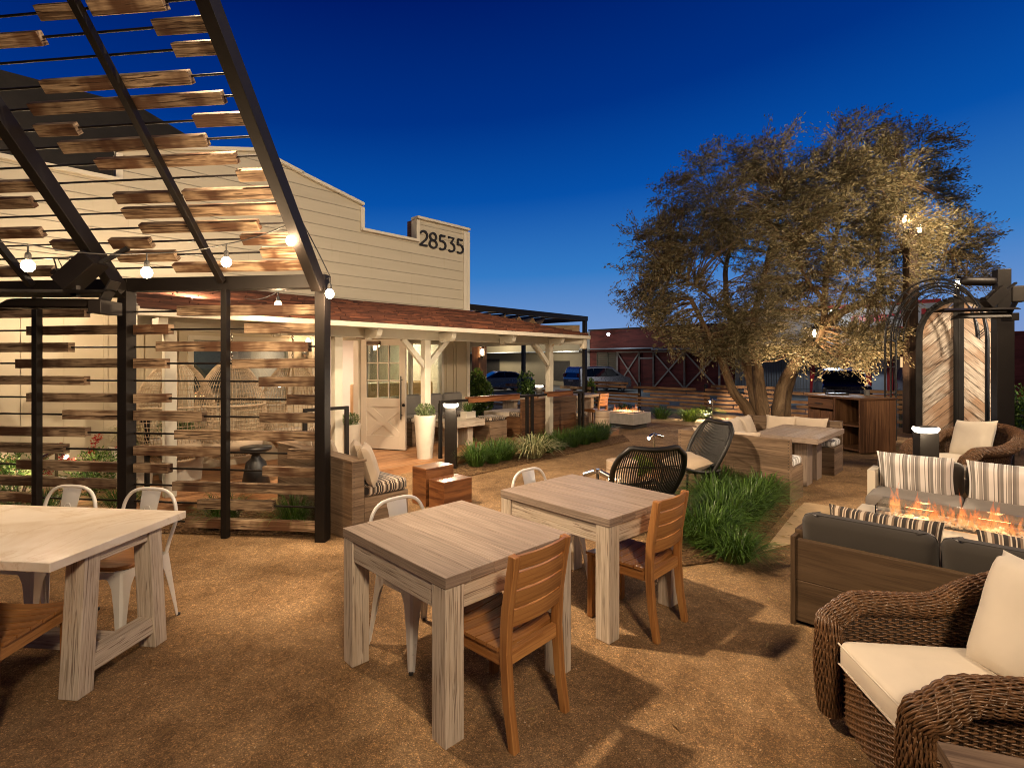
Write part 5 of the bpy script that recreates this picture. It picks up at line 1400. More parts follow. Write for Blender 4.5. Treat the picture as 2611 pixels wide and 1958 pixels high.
# ---------------------------------------------------------------- black rattan lounge chairs
def rattan_chair(lab,loc,rz,s=1.0):
    """faces -y"""
    t=thing('rattan_chair',lab,'lounge chair',loc,rz,'black rattan lounge chairs'); t.scale=(s,s,s)
    def back(a,b):
        x=2*a-1
        w=.30+.06*math.sin(PI*min(1,b*.9))
        z=.36+.56*b-.035*(1-x*x)*(b**3)+.0
        y=.20+.24*b-.10*x*x*(1-.3*b)
        z-= .10*max(0,abs(x)-.72)/.28*b**2
        return V((w*x,y,z))
    def seat(a,b):
        x=2*a-1; return V(((.30)*x,-.30+.50*b-.0*x*x,.33+.05*x*x+.05*(1-b)**2-.02*math.sin(PI*b)))
    mb=MB()
    rim=[back(0,i/10) for i in range(10)]+[back(i/16,1) for i in range(17)]+[back(1,1-i/10) for i in range(1,11)]
    mb.tube(rim,.026,10)
    srim=[seat(0,1-i/8) for i in range(8)]+[seat(i/12,0) for i in range(13)]+[seat(1,i/8) for i in range(1,9)]
    mb.tube(srim,.019,10)
    mb.tube([back(i/14,.02) for i in range(15)],.014,8)
    mb.build('frame',M_rattanB,t)
    mb=MB()
    n=34
    for i in range(1,n):
        a=i/n; mb.tube([back(a,j/8) for j in range(9)],.0072,5,cap=False)
        mb.tube([seat(a,j/5) for j in range(6)],.0052,5,cap=False)
    mb.build('spindles',M_rattanB,t)
    mb=MB()
    for b in (.30,.62):
        for ph in (0,PI):
            mb.tube([back(i/120,b)+V((0,.007*math.cos(i*1.05+ph),.005*math.sin(i*1.05+ph))) for i in range(121)],.0042,4,cap=False)
    mb.build('woven_band',M_rattanB,t)
    for sx_ in (-1,1):
        mb=MB(); mb.tube([(sx_*.27,-.24,.36),(sx_*.30,-.28,0)],[.014,.010],8); mb.build('leg',M_rattanB,t)
        mb=MB(); mb.tube([(sx_*.26,.20,.36),(sx_*.29,.30,0)],[.014,.010],8); mb.build('leg',M_rattanB,t)
    return t
r1=rattan_chair('black rattan lounge chair seen from behind next to the second table',(1.29,5.35,0),math.radians(-172),1.0)
w2=dup(r1,(2.23,6.50,0),math.radians(-72),'black rattan lounge chair with a beige pillow facing left'); w2.scale=(.90,1,1.06)
mb=MB(Rx(.12)); mb.pillow(.48,.46,.15,pin=.04); o=mb.build('throw_pillow',M_linen); o.location=(2.14,6.46,.46); o.rotation_euler=(.12,.10,math.radians(-72)); tag(o,'beige pillow lying on the black rattan chair','pillow')
# ================================================================ planting
i=0
gl=['first','second','third','fourth','fifth','sixth','seventh','eighth','ninth']
for k,(u,v) in enumerate(((5.75,6.30),(6.12,6.28),(6.48,6.34),(7.55,6.30),(7.95,6.32),(8.38,6.34),(8.8,6.36),(9.2,6.38),(9.62,6.45))):
    clump(W(u,v,.01),.42,.50,430,'dark strap grass clump, %s from the left in the bed before the porch'%gl[k],group='strap grass clumps before the porch')
clump(W(6.95,6.12,.01),.50,.55,230,'cream-striped flax plant among the dark grass before the porch',M_flax,'flax_plant',w=.020,spread=1.15,droop=.55,cat='flax')
for k,(x,y,r,h,lab) in enumerate(((1.78,4.82,.50,.50,'strap grass clump nearest the camera in the bed right of the second table'),(2.10,5.22,.50,.55,'strap grass clump in the middle of the bed beside the path'),(1.52,5.05,.36,.42,'strap grass clump close behind the second teak chair'),(2.52,5.62,.46,.55,'strap grass clump by the path toward the banquette'),(2.92,6.12,.44,.50,'strap grass clump at the near corner of the U-shaped banquette'),(2.30,5.95,.42,.52,'strap grass clump in front of the pillow rattan chair'),(2.62,6.60,.40,.50,'strap grass clump against the banquette back panel'),(1.90,4.45,.36,.34,'low strap grass clump arching onto the gravel path'))):
    clump((x,y,.01),r,h,480,lab,group='strap grass clumps beside the path',w=.011)
clump((7.05,9.15,0),.30,.36,260,'green grass clump at the foot of the wooden cabinet',M_grass)
for (x,y,m,lab) in ((4.45,15.6,M_grass,'dark grass clump before the board fence left of the lit ones'),(5.05,14.9,M_grasslit,'bright lit grass clump left of the fence spotlight'),(5.75,15.8,M_grasslit,'bright lit grass clump behind the fence spotlight'),(3.6,16.8,M_grass,'dark grass clump behind the far fire pit'),(10.2,13.0,M_grass,'dark grass clump behind the wooden cabinet')):
    clump((x,y,0),.62,.48,300,lab,m,group='grass clumps along the fence',w=.016)
bush('low_plant','yellow-green leafy plant seen through the black rattan chair',(1.75,7.35,0),.28,.25,.2,900,M_grasslit,ln=.06,wd=.014)
# ================================================================ wooden cabinet
t=thing('wooden_cabinet','dark oak cabinet with drawer and open shelves by the iron arbor','cabinet',(6.38,9.60,0),math.atan2(9.77-9.60,7.17-6.38))
w_,d_,h_=.80,1.28,1.04
mb=MB(); mb.box(-.02,w_+.02,-.02,d_+.02,h_-.035,h_,ax=1); mb.build('top',M_darkoak,t,.004)
mb=MB()
for i in range(6): mb.box(i*w_/6,(i+1)*w_/6-.002,0,.03,.03,h_-.036,ax=2)
mb.build('side_panel',M_darkoak,t,.002)
mb=MB(); mb.box(w_-.03,w_,.031,d_,.03,h_-.036,ax=1); mb.box(.031,w_-.031,d_-.03,d_,.03,h_-.036); mb.build('back_panel',M_darkoak,t)
mb=MB(); mb.box(0,w_-.031,.56,.60,.03,h_-.036,ax=2); mb.box(0.0,w_-.031,.031,.559,.06,.09); mb.box(.0,w_-.031,.031,.559,.50,.53); mb.box(0,w_-.031,.601,d_-.031,.06,.09); mb.build('shelf',M_darkoak,t)
mb=MB(); mb.box(-.004,.02,.62,d_-.03,.78,.98,ax=1); f=mb.build('drawer',M_darkoak,t,.006); mb=MB(); mb.box(-.03,-.005,.86,1.04,.865,.885); mb.build('handle',M_black,f)
for y in (.62,.93):
    mb=MB(); mb.box(-.004,.02,y,y+.29,.11,.74,ax=2); mb.box(-.010,-.004,y+.05,y+.24,.16,.69,ax=2); mb.build('cupboard_door',M_darkoak,t,.004)
o=MB(); o.box(0,.34,0,.24,0,.03); q=o.build('serving_tray',M_black); q.location=(6.45,10.55,1.041); tag(q,'black tray lying on the dark oak cabinet','tray')
o=MB(); o.lathe([(.05,0),(.055,.10),(.05,.11),(.0,.112)],16); q=o.build('dark_pot',M_concdark); q.location=(7.05,10.4,1.041); tag(q,'small dark pot on the dark oak cabinet','pot')
# ================================================================ chevron door and iron arbor
dr=gthing('chevron_doors','arched pair of pale chevron plank doors in a dark steel frame','doors',14.54,1.44)
# local x = u (depth), y = v ; doors span y from 0 down to -1.257
WD=1.257; zs=2.25; ry=.74; hw=WD/2
def archz(y): # y from 0..-WD
    k=(y+hw)/hw; return zs+ry*math.sqrt(max(0,1-k*k))
for side in (0,1):
    y0,y1=((0,-hw+.03) if side==0 else (-hw-.03,-WD))
    mb=MB(); lo,hi=min(y0,y1),max(y0,y1)
    # diagonal planks clipped by the leaf outline
    outline=[(lo,.16),(hi,.16)]; nn=14
    outline+=[(hi+(lo-hi)*i/nn,archz(hi+(lo-hi)*i/nn)) for i in range(nn+1)]
    sl_=1.0 if side==0 else -1.0   # seen from the camera the left leaf rises towards the middle
    def clip(poly,f):
        out=[];n=len(poly)
        for i in range(n):
            a,b=poly[i],poly[(i+1)%n];fa,fb=f(a),f(b)
            if fa>=0: out.append(a)
            if (fa>=0)!=(fb>=0): k=fa/(fa-fb); out.append((a[0]+(b[0]-a[0])*k,a[1]+(b[1]-a[1])*k))
        return out
    c=-2.2
    while c<4.6:
        wd=R.choice((.15,.19,.23))
        g1=lambda p,c=c:(p[1]+sl_*p[0]*1.05)-c
        g2=lambda p,c=c,wd=wd:(c+wd*1.42-.014)-(p[1]+sl_*p[0]*1.05)
        q=clip(clip(outline,g1),g2)
        if len(q)>2:
            dp=R.uniform(-.004,.004); x0=-.02+dp
            a_=math.atan2(-sl_*1.05,1.0); ca,sa=math.cos(a_),math.sin(a_)
            ou,ov=R.random()*30,R.random()*30
            uvp=[(p[0]*ca+p[1]*sa+ou,-p[0]*sa+p[1]*ca+ov) for p in q]
            ar=sum(q[i][0]*q[(i+1)%len(q)][1]-q[(i+1)%len(q)][0]*q[i][1] for i in range(len(q)))
            vs=[(x0,p[0],p[1]) for p in q]+[(x0+.03,p[0],p[1]) for p in q]; n=len(q)
            f0=tuple(range(n));f1=tuple(reversed(range(n,2*n)))
            mb.add(vs,[f0,f1]+[(i,(i+1)%n,n+(i+1)%n,n+i) for i in range(n)],[uvp,list(reversed(uvp))]+[[(ou,ov),(ou+.1,ov),(ou+.1,ov+.03),(ou,ov+.03)]]*n,R.random())
        c+=wd*1.42
    mb.box(-.03,.012,lo,hi,.04,.155,ax=1)
    lf=mb.build('door_leaf',M_chevron,dr)
    mb=MB(); mb.box(.012,.03,lo,hi,.04,archz((lo+hi)/2)-.12); mb.build('backing',M_dark,lf)
mb=MB(); mb.box(-.06,.06,-hw-.085,-hw+.085,.0,zs+ry+.14); mb.box(-.066,-.060,-hw-.02,-hw+.0,.0,zs+ry); mb.build('centre_post',M_steel,dr,.004)
mb=MB()
for e,off in ((0,.0),(1,.0)):
    pass
pts=[(0,.035,.0),(0,.035,zs)]+[(0,-hw+(hw+.035)*math.cos(PI*i/24),zs+(ry+.05)*math.sin(PI*i/24)) for i in range(1,24)]+[(0,-WD-.035,zs),(0,-WD-.035,0)]
for a,b in zip(pts[:-1],pts[1:]): mb.bar(a,b,.12,.07,up=(1,0,0))
mb.build('frame',M_steel,dr)
# iron arbor in front
ab=gthing('iron_arbor','black iron barrel arbor of thin hoops in front of the chevron doors','arbor',12.64,1.82)
wA=1.487;zsA=2.15;rA=1.12
def hoop(x,inset=0,rr=.016):
    return [(x,-inset,0),(x,-inset,zsA)]+[(x,-wA/2+(wA/2-inset)*math.cos(PI*i/20),zsA+(rA-inset)*math.sin(PI*i/20)) for i in range(1,20)]+[(x,-wA+inset,zsA),(x,-wA+inset,0)]
for x in (0,.67,1.33):
    mb=MB(); mb.tube(hoop(x),.019,8,smooth=True); mb.build('hoop',M_black,ab)
    mb=MB(); mb.tube(hoop(x,.13)[1:-1],.012,6)
    for i in range(1,20,3):
        a=PI*i/20; mb.tube([(x,-wA/2+(wA/2)*math.cos(a),zsA+rA*math.sin(a)),(x,-wA/2+(wA/2-.13)*math.cos(a+.12),zsA+(rA-.13)*math.sin(a+.12))],.009,5)
    mb.build('inner_hoop',M_black,ab)
mb=MB()
for y,z in [(0,.55),(0,1.05),(0,1.6),(0,zsA),(-wA,.55),(-wA,1.05),(-wA,1.6),(-wA,zsA)]+[(-wA/2+wA/2*math.cos(a),zsA+rA*math.sin(a)) for a in (.45,.95,1.57,2.2,2.7)]:
    mb.tube([(0,y,z),(1.33,y,z)],.011,6)
mb.build('purlin',M_black,ab)
# small lantern over the door
def lantern(name,lab,cat,loc,h,p,pole=True,polem=None,r=.015):
    t=thing(name,lab,cat,loc)
    mb=MB(); mb.box(-.07,.07,-.07,.07,0,.012); mb.lathe([(.10,.24),(.05,.29),(.015,.31),(.012,.35),(0,.36)],4,Rz(PI/4),smooth=False)
    for sx_ in (-1,1):
        for sy in (-1,1): mb.bar((sx_*.06,sy*.06,.012),(sx_*.075,sy*.075,.24),.008)
    mb.lathe([(.02,-.10),(.035,-.04),(.06,0)],10); mb.build('cage',M_black,t)
    mb=MB(); mb.lathe([(.0,.02),(.035,.05),(.045,.12),(.03,.20),(0,.21)],12); mb.build('bulb',M_bulbw,t)
    point(V(loc)+V((0,-.13,.10)),p,(1,.68,.38),.05)
    return t
lp=W(14.40,.81,0); lantern('post_lantern','small black lantern glowing on top of the chevron door frame','lantern',(lp.x-.02,lp.y,3.20),.3,12)
o=MB(); o.cyl((0,0,3.10),(0,0,3.12),.02)
# brown timber pole with twin lanterns
t=thing('timber_pole','tall brown timber pole behind the iron arbor','pole',(9.55,12.55,0))
M_pole=wood('dark_pole_wood',(.022,.012,.007),(.045,.026,.015),None,.9,16,.7,.2,0,.7)  # plain dark brown wood, no tar on it
mb=MB(); mb.box(-.11,.11,-.11,.11,0,4.85,ax=2); mb.build('pole',M_pole,t,.01)
mb=MB(); mb.bar((-.35,0,4.70),(.35,0,4.70),.05); mb.build('cross_arm',M_darkoak,t)
lantern('pole_lantern','left of the two bright lanterns on the timber pole in the tree','lantern',(9.15,12.2,4.90),.3,30)
lantern('pole_lantern','right and lower bright lantern on the timber pole in the tree','lantern',(9.42,12.1,4.66),.3,30)
# climbing plant by the doors
p_=W(13.9,.55,0)
bush('climbing_plant','dark leafy climber at the foot of the right chevron door',(9.25,9.55,0),.30,.25,.75,1500,M_grass,ln=.06,wd=.018)
# ================================================================ back fence of horizontal boards
fn=gthing('board_fence','horizontal board fence with gaps behind the far fire pit and tree','fence',16.9,0)
for v in (11.6,9.75,7.3,5.5,3.85,2.1,.4): mb=MB(); mb.box(-.04,.04,v-.04,v+.04,0,.97); mb.build('post',M_steel,fn)
for r in range(7):
    z=.10+r*.128; v=12.2-R.random()*.6
    while v>-.4:
        L=R.uniform(.9,2.6); e=max(-.6,v-L)
        if R.random()<.80: mb=MB(); mb.box(-.075,-.042,e+.01,v-.01,z,z+.088,ax=1); mb.build('board',M_fence,fn)
        v=e-(0 if R.random()<.5 else R.uniform(.1,.5))
mb=MB()
for r in range(7): mb.box(-.02,.0,-.5,12.2,.14+r*.128,.15+r*.128)
mb.build('rods',M_steel,fn)
f2=gthing('board_fence','short board fence under the dark rear pergola','fence',13.3,9.3)
for v in (0,2.4,4.8): mb=MB(); mb.box(-.04,.04,v-.04,v+.04,0,.95); mb.build('post',M_steel,f2)
for r in range(6):
    z=.15+r*.14; v=0
    while v<5:
        L=R.uniform(.6,1.8)
        if R.random()<.8: mb=MB(); mb.box(-.075,-.042,v+.01,v+L,z,z+.09,ax=1); mb.build('board',M_reclaim,f2)
        v+=L+R.uniform(0,.4)
# ================================================================ rear pergola with shade cloth
pg=gthing('rear_pergola','dark steel pergola with draped shade cloth beyond the porch','pergola',13.19,9.5)
for (x,y) in ((0,0),(0,2.55),(-4.6,2.55),(-2.8,2.55)): mb=MB(); mb.box(x-.055,x+.055,y-.055,y+.055,0,3.0); mb.build('post',M_steel,pg)
mb=MB(); mb.box(-5.4,.07,-.07,.07,2.96,3.10); mb.box(-5.4,.07,2.48,2.62,2.96,3.10); mb.box(-.07,.07,.07,2.48,2.96,3.09); mb.box(-5.3,-5.2,.07,2.48,2.96,3.09); mb.build('beam',M_steel,pg)
for k in range(9): mb=MB(); mb.box(-5.0+k*.55,-4.95+k*.55,.07,2.48,3.0,3.05); mb.build('cross_bar',M_steel,pg)
mb=MB(); mb.grid(lambda a,b:(-5.0+3.3*a,.15+2.3*b,2.95-.20*abs(math.sin(a*PI*6))),60,3); mb.build('shade_cloth',fabric('shade_cloth',(.30,.21,.13)),pg)
mb=MB(); mb.cyl((-.1,.12,2.80),(-1.9,2.3,2.80),.04,10); mb.grid(lambda a,b:(-.1-1.8*a,.12+2.18*a,2.78-.22*b),4,2); mb.build('roller_shade',M_linen,pg)
t=gthing('timber_column','broad brown timber column carrying the wall lamp at the rear','column',10.17,11.0)
mb=MB(); mb.box(-.15,.15,-.15,.15,0,2.9,ax=2); mb.build('column',M_darkoak,t,.01)
ps=W(10.02,10.75,0); lantern('column_lantern','bright lantern on the timber column above the lit shrub','lantern',(ps.x+.02,ps.y-.02,1.86),.3,34)
bush('lit_shrub','bright yellow-green shrub lit below the column lantern',tuple(W(9.9,10.55,0)),.42,.38,.80,2600,M_shrub,ln=.10,wd=.035)
bush('column_shrub','dark leafy shrub at the slim rear pergola post',(.45,17.2,0),.30,.28,.75,900,M_shrub,ln=.09,wd=.03)
bush('climbing_plant','slim dark climber on the rear pergola corner post',(2.42,16.3,0),.20,.2,.62,900,M_shrub,ln=.08,wd=.03)
# tables and chairs far on the rear terrace
slab_table('white table on the rear terrace beyond the porch railing',9.4,9.0,1.5,.8,.80,.07,M_white_tbl,name='terrace_table',zz=0)
slab_table('white table farther right on the rear terrace',11.3,8.4,1.3,.7,.80,.07,M_white_tbl,name='terrace_table',zz=0)
dup(tc1,W(9.6,8.75,0),GA,'teak chair on the near side of the rear terrace table, left one')
dup(tc1,W(10.3,8.75,0),GA,'teak chair on the near side of the rear terrace table, right one')
dup(tc1,W(11.8,8.15,0),GA,'teak chair at the right-hand rear terrace table')
# ================================================================ barn and storefront across the lot
M_barn=wood('red_barn_siding',(.11,.016,.012),(.18,.03,.022),None,.6,3,.7,.2,0,.3)
M_beige=paint('beige_metal_siding',(.22,.185,.12),.7,0,.08,.6)
M_tin=paint('galvanised_tin',(.30,.33,.35),.4,.5,.12,1)
M_gry=paint('pale_corrugated',(.23,.23,.23),.6,.2,.12,2)
UB=37.17; GZ=-.42
bn=gthing('red_barn','long dark red barn with grey X-braced doors across the parking lot','building',UB,0,GZ)
def vx(x): # v of a photo column on the barn wall
    rx=(x-1305.5)/1335; Y=UB/(gc*rx+gs); return Y*(-gs*rx+gc)
mb=MB(); mb.box(0,6,vx(1870),26.2,0,4.75); mb.build('wall',M_barn,bn)
mb=MB(); mb.box(-.15,6.2,vx(1870)-.2,26.3,4.75,4.87); mb.build('roof_edge',M_dark,bn)
mb=MB(); mb.box(-1.6,0,vx(1690),26.2,3.12,3.2); mb.box(-1.8,-.01,vx(1870),vx(1690),3.0,3.1); mb.build('canopy',M_tin,bn)
M_trim=paint('grey_trim',(.30,.26,.23),.6,0,.1,2)
def xdoor(xa,xb,cross=True,zt=2.95):
    a,b=vx(xa),vx(xb); mb=MB(); y0,y1=min(a,b),max(a,b)
    mb.box(-.10,-.02,y0-.06,y0+.06,.0,zt); mb.box(-.10,-.02,y1-.06,y1+.06,0,zt); mb.box(-.1,-.02,y0,y1,zt-.1,zt)
    if cross:
        mb.bar((-.055,y0,.1),(-.055,y1,zt-.1),.11,.03,up=(1,0,0)); mb.bar((-.06,y1,.1),(-.06,y0,zt-.1),.11,.03,up=(1,0,0))
    else: mb.box(-.1,-.02,y0,y1,zt-.6,zt-.5)
    mb.build('barn_door',M_trim,bn)
xdoor(1575,1631);xdoor(1631,1667,False);xdoor(1667,1746);xdoor(1746,1835)
mb=MB()
for x0,x1 in ((1524,1549),(1552,1571)):
    y0,y1=vx(x1),vx(x0)
    for i in range(12): mb.box(-.06,-.02,y0,y1,.95+i*.155,1.07+i*.155)
    mb.box(-.08,-.01,y0-.05,y0,.8,2.85); mb.box(-.08,-.01,y1,y1+.05,.8,2.85); mb.box(-.08,-.01,y0,y1,2.82,2.9)
mb.build('shutter',paint('olive_shutter',(.10,.085,.05),.6),bn)
bg_=gthing('beige_warehouse','beige corrugated building left of the red barn behind the parked cars','building',UB,26.2,GZ)
mb=MB(); mb.box(0,6,.1,24,0,4.7); mb.build('wall',M_beige,bg_)
mb=MB(); mb.box(-1.5,0,.1,24,2.95,3.03); mb.box(-1.1,-.01,5,24,3.95,4.02); mb.build('canopy',M_tin,bg_)
for q in ((2.2,4.0,.4,2.2),(11,13,0,2.4)):
    mb=MB(); mb.box(-.03,0,*q); mb.build('door',M_dark,bg_)
mb=MB(); mb.box(-.03,-.0,vx(1504)-26.2,.5,0,4.7); mb.build('corner_trim',M_gry,bg_)
st=gthing('storefront','white storefront with bright red door frames behind the tree','building',UB,0,GZ)
va,vb=vx(1875),vx(2400)
M_whs=paint('white_board_front',(.30,.275,.25),.6,0,.1,.8)
mb=MB(); mb.box(.0,6,vb,va,0,5.5); mb.build('wall',M_whs,st)
mb=MB(); yy=va
while yy>vx(2070): mb.box(-.05,0,yy-.10,yy,0,3.0); yy-=.16
mb.build('corrugation',M_gry,st)
mb=MB(); mb.box(.3,6,vx(2900),vb-.01,0,3.7); mb.build('side_wing',M_barn,st)
M_red=paint('bright_red_frame',(.32,.012,.012),.45,0,.1,2)
mb=MB()
mb.box(-.1,-.001,vb,va,2.42,2.62); mb.box(-.12,-.001,vb,va,5.40,5.6); mb.box(-.1,-.001,vx(2350),vx(2060),4.05,4.15)
for x in (2073,2098,2157,2215,2270): mb.box(-.09,-.001,vx(x)-.14,vx(x)+.14,0,2.42)
mb.box(-.088,-.001,vx(2270),vx(2215),-.0,.2)
mb.build('red_frame',M_red,st)
mb=MB()
for a,b in ((2102,2152),(2163,2210),(2220,2265)): mb.box(-.03,-.001,vx(b)+.05,vx(a)-.05,.12,2.40)
mb.build('pane',paint('frosted_pane',(.34,.38,.42),.3,0,.1,2),st)
mb=MB(); mb.box(-.03,-.001,vx(2325),vx(2296),.9,2.4); mb.build('lit_window',emit('lit_window_glow',(1,.62,.30),1.1),st)
mb=MB(); mb.box(-1.6,0,vx(2310),vx(1900),3.05,3.15); mb.build('canopy',M_dark,st)
# the sign letters that show between the leaves and the arbor
cu=bpy.data.curves.new('sign_text','FONT'); cu.body="Loiiiie's"; cu.body="ouise's"
cu.size=.85; cu.extrude=.03; cu.offset=.022; cu.align_x='RIGHT'; cu.align_y='CENTER'
o=bpy.data.objects.new('sign_text',cu); COL.objects.link(o); bpy.context.view_layer.update()
me=bpy.data.meshes.new_from_object(o.evaluated_get(bpy.context.evaluated_depsgraph_get())); bpy.data.objects.remove(o)
me.name='sign_lettering'; me.materials.clear(); me.materials.append(M_red)
o=bpy.data.objects.new('sign_lettering',me); COL.objects.link(o); o.parent=st
o.rotation_euler=(PI/2,0,-PI/2); o.location=(-.14,vx(2322),4.75); o.scale=(1.25,1,1)
mb=MB(); mb.box(-.13,-.001,vx(2345)-.3,vx(2333)-.3,4.45,5.1); mb.build('sign_bar',M_red,st)
# cool floodlights on the barn and store
def flood(x,y,Y,lab,p,to,pf=.12):
    X=(x-1305.5)/1335*Y; z=1.713+(922-y)/1335*Y
    t=thing('wall_floodlight',lab,'floodlight',(X,Y,z),0,'cool floodlights across the lot')
    mb=MB(); mb.box(-.14,.14,.0,.1,-.1,.12); mb.build('housing',M_dark,t)
    mb=MB(); mb.lathe([(.0,0),(.11,.02),(.12,.05)],14,T(0,0,-.01)@Rx(PI/2)); mb.build('lens',M_cool,t)
    spot((X,Y-.3,z),to,p,150,(.80,.92,1.0),.1,.8); point((X-1.2,Y-2.2,z-.4),p*pf,(.85,.92,1.0),.15); return t
flood(1551,852,42.2,'cool white floodlight on the red barn wall',900,(6,37,0))
flood(2122,794,31.8,'cool white floodlight above the storefront seen through branches',650,(18,25,0),.8)
point(W(34.5,36,3.3),900,(1,.86,.62),.2)  # two added warm fills for the beige wall; no lamps built
point(W(34.0,29,2.6),420,(1,.86,.66),.2)
# ---------------------------------------------------------------- cars
M_cglass=paint('dark_car_glass',(.008,.009,.014),.06,0,.1,2,spec=.8)
M_tyre=paint('tyre',(.012,.012,.012),.8)
M_rimm=paint('alloy_rim',(.35,.35,.36),.3,.9)
def car(name,lab,loc,rz,Lc,Wc,Hc,prof,gl,paintm,wheels,group='cars in the parking lot'):
    """prof: body outline (x,z) nose at +x; gl: glass outline; extruded with tumblehome"""
    t=thing(name,lab,'car',loc,rz,group)
    def body(poly,hw,mat,nm,inset,zt):
        mb=MB(); n=len(poly)
        def sec(y,k):
            o=[]
            for x,z in poly:
                f=max(0,(z-zt)/(Hc-zt)); 
                o.append((x*(1-.012*k),math.copysign(max(0,abs(y)-.20*f*hw),y) if y else 0,z-(.02*k if z>zt else 0)))
            return o
        rows=[sec(-hw,1),sec(-hw*.93,.0),sec(hw*.93,0),sec(hw,1)]
        rows=[sec(-hw,1.6),sec(-hw*.96,0),sec(hw*.96,0),sec(hw,1.6)]
        vs=[p for r in rows for p in r]; fs=[]
        for i in range(3):
            for k in range(n): fs.append((i*n+k,i*n+(k+1)%n,(i+1)*n+(k+1)%n,(i+1)*n+k))
        fs.append(tuple(range(n))[::-1]); fs.append(tuple(range(3*n,4*n)))
        mb.add(vs,fs,[[(0,0)]*len(f) for f in fs],.5); return mb.build(nm,mat,t,.03,3)
    body(prof,Wc/2,paintm,'body',0,.9)
    # side glass, slightly proud, and screens
    for s in (-1,1):
        for g_ in gl:
            mb=MB(); vs=[]
            for x,z in g_:
                f=max(0,(z-.9)/(Hc-.9)); vs.append((x,s*(Wc/2-.20*f*Wc/2+.006-.0*f),z))
            mb.add(vs,[tuple(range(len(g_))) if s<0 else tuple(reversed(range(len(g_))))],[[(0,0)]*len(g_)],.5); mb.build('side_window',M_cglass,t)
    return t
def carwheels(t,Wc,xs,r):
    for x in xs:
        for s in (-1,1):
            mb=MB(T(x,s*(Wc/2-.10),r)@Rx(PI/2)); mb.lathe([(r*.62,-.11),(r*.95,-.11),(r,-.08),(r,.08),(r*.95,.11),(r*.62,.11)],28,capb=False,capt=False); w=mb.build('wheel',M_tyre,t)
            mb=MB(T(x,s*(Wc/2-.10),r)@Rx(PI/2)); mb.lathe([(r*.62,-.09),(r*.2,-.07),(0,-.07)],20,capb=False); mb.lathe([(r*.62,.09),(r*.2,.07),(0,.07)],20,capb=False); mb.build('rim',M_rimm,w)
def screens(t,Wc,Hc,fr,rr):
    for nm,(x0,z0,x1,z1) in (('windscreen',fr),('rear_window',rr)):
        mb=MB(); a=Wc/2-.10;b=Wc/2-.27; s=1 if nm=='windscreen' else -1
        e=.02*s
        vs=[(x0+e,-a,z0),(x0+e,a,z0),(x1+e,b,z1),(x1+e,-b,z1)]
        mb.add(vs,[(0,1,2,3) if s>0 else (3,2,1,0)],[[(0,0)]*4],.5); mb.build(nm,M_cglass,t)
def lamps(t,Wc,xf,xr,z,rz_=None):
    for s in (-1,1):
        mb=MB(); mb.box(xf-.04,xf+.015,s*(Wc/2-.32)-.16,s*(Wc/2-.32)+.16,z-.07,z+.07); mb.build('headlight',M_rimm,t,.02)
        mb=MB(); mb.box(xr-.015,xr+.04,s*(Wc/2-.18)-.12,s*(Wc/2-.18)+.12,(rz_ or z)-.10,(rz_ or z)+.16); mb.build('tail_light',paint('tail_red',(.18,.01,.01),.2),t,.02)
sed=[(-2.3,.35),(-2.32,.85),(-2.2,1.0),(-1.6,1.05),(-1.05,1.38),(-.3,1.45),(.3,1.42),(1.15,.98),(1.9,.88),(2.25,.72),(2.3,.35),(1.85,.22),(-1.8,.22)]
t=car('parked_sedan','silver-blue parked sedan seen under the porch beam beside the lit shrub',(-.95,38.2,GZ),math.radians(200),4.6,1.8,1.45,sed,[[(-1.45,1.02),(-.95,1.33),(-.2,1.38),(-.2,1.0)],[(-.15,1.0),(-.15,1.38),(.3,1.36),(.95,1.0)]],paint('silver_blue_paint',(.20,.22,.28),.25,.6,.04,2,coat=1),None)
carwheels(t,1.8,(-1.4,1.4),.33); screens(t,1.8,1.45,(1.2,.98,.4,1.38),(-1.7,1.05,-1.08,1.35)); lamps(t,1.8,2.25,-2.3,.72,.85)
van=[(-2.35,.35),(-2.42,.9),(-2.25,1.65),(-2.05,1.76),(0,1.80),(.75,1.72),(1.65,1.12),(2.3,.95),(2.42,.65),(2.4,.35),(2,.22),(-2,.22)]
t=car('parked_minivan','silver minivan parked with its rear toward the yard',(6.25,38.2,GZ),math.radians(30),4.85,1.95,1.80,van,[[(-2.1,1.10),(-2.0,1.60),(-1.1,1.66),(-1.1,1.08)],[(-1.05,1.08),(-1.05,1.66),(.0,1.66),(.0,1.06)],[(.05,1.06),(.05,1.66),(.65,1.6),(1.25,1.12)]],paint('silver_paint',(.30,.28,.28),.28,.5,.04,2,coat=1),None)
carwheels(t,1.95,(-1.5,1.5),.34); screens(t,1.95,1.8,(1.62,1.14,.85,1.66),(-2.40,1.02,-2.22,1.60)); lamps(t,1.95,2.4,-2.42,.75,1.15)
mb=MB(); mb.box(-2.45,-2.41,-.26,.26,.72,.86); mb.build('licence_plate',M_white,t)
suv=[(-2.2,.4),(-2.25,1.0),(-2.15,1.66),(-1.95,1.82),(.5,1.84),(.95,1.72),(1.3,1.22),(2.1,1.08),(2.2,.6),(2.1,.4),(1.8,.25),(-1.8,.25)]
t=car('parked_suv','dark boxy car parked behind the tree in front of the red doors',(15.4,24.6,GZ),math.radians(245),4.4,1.9,1.84,suv,[[(-2.0,1.15),(-1.95,1.68),(-1.1,1.72),(-1.1,1.15)],[(-1.05,1.15),(-1.05,1.72),(-.1,1.72),(-.1,1.15)],[(-.05,1.15),(-.05,1.72),(.75,1.68),(1.1,1.18)]],paint('black_red_paint',(.022,.008,.010),.22,.3,.04,2,coat=1),None)
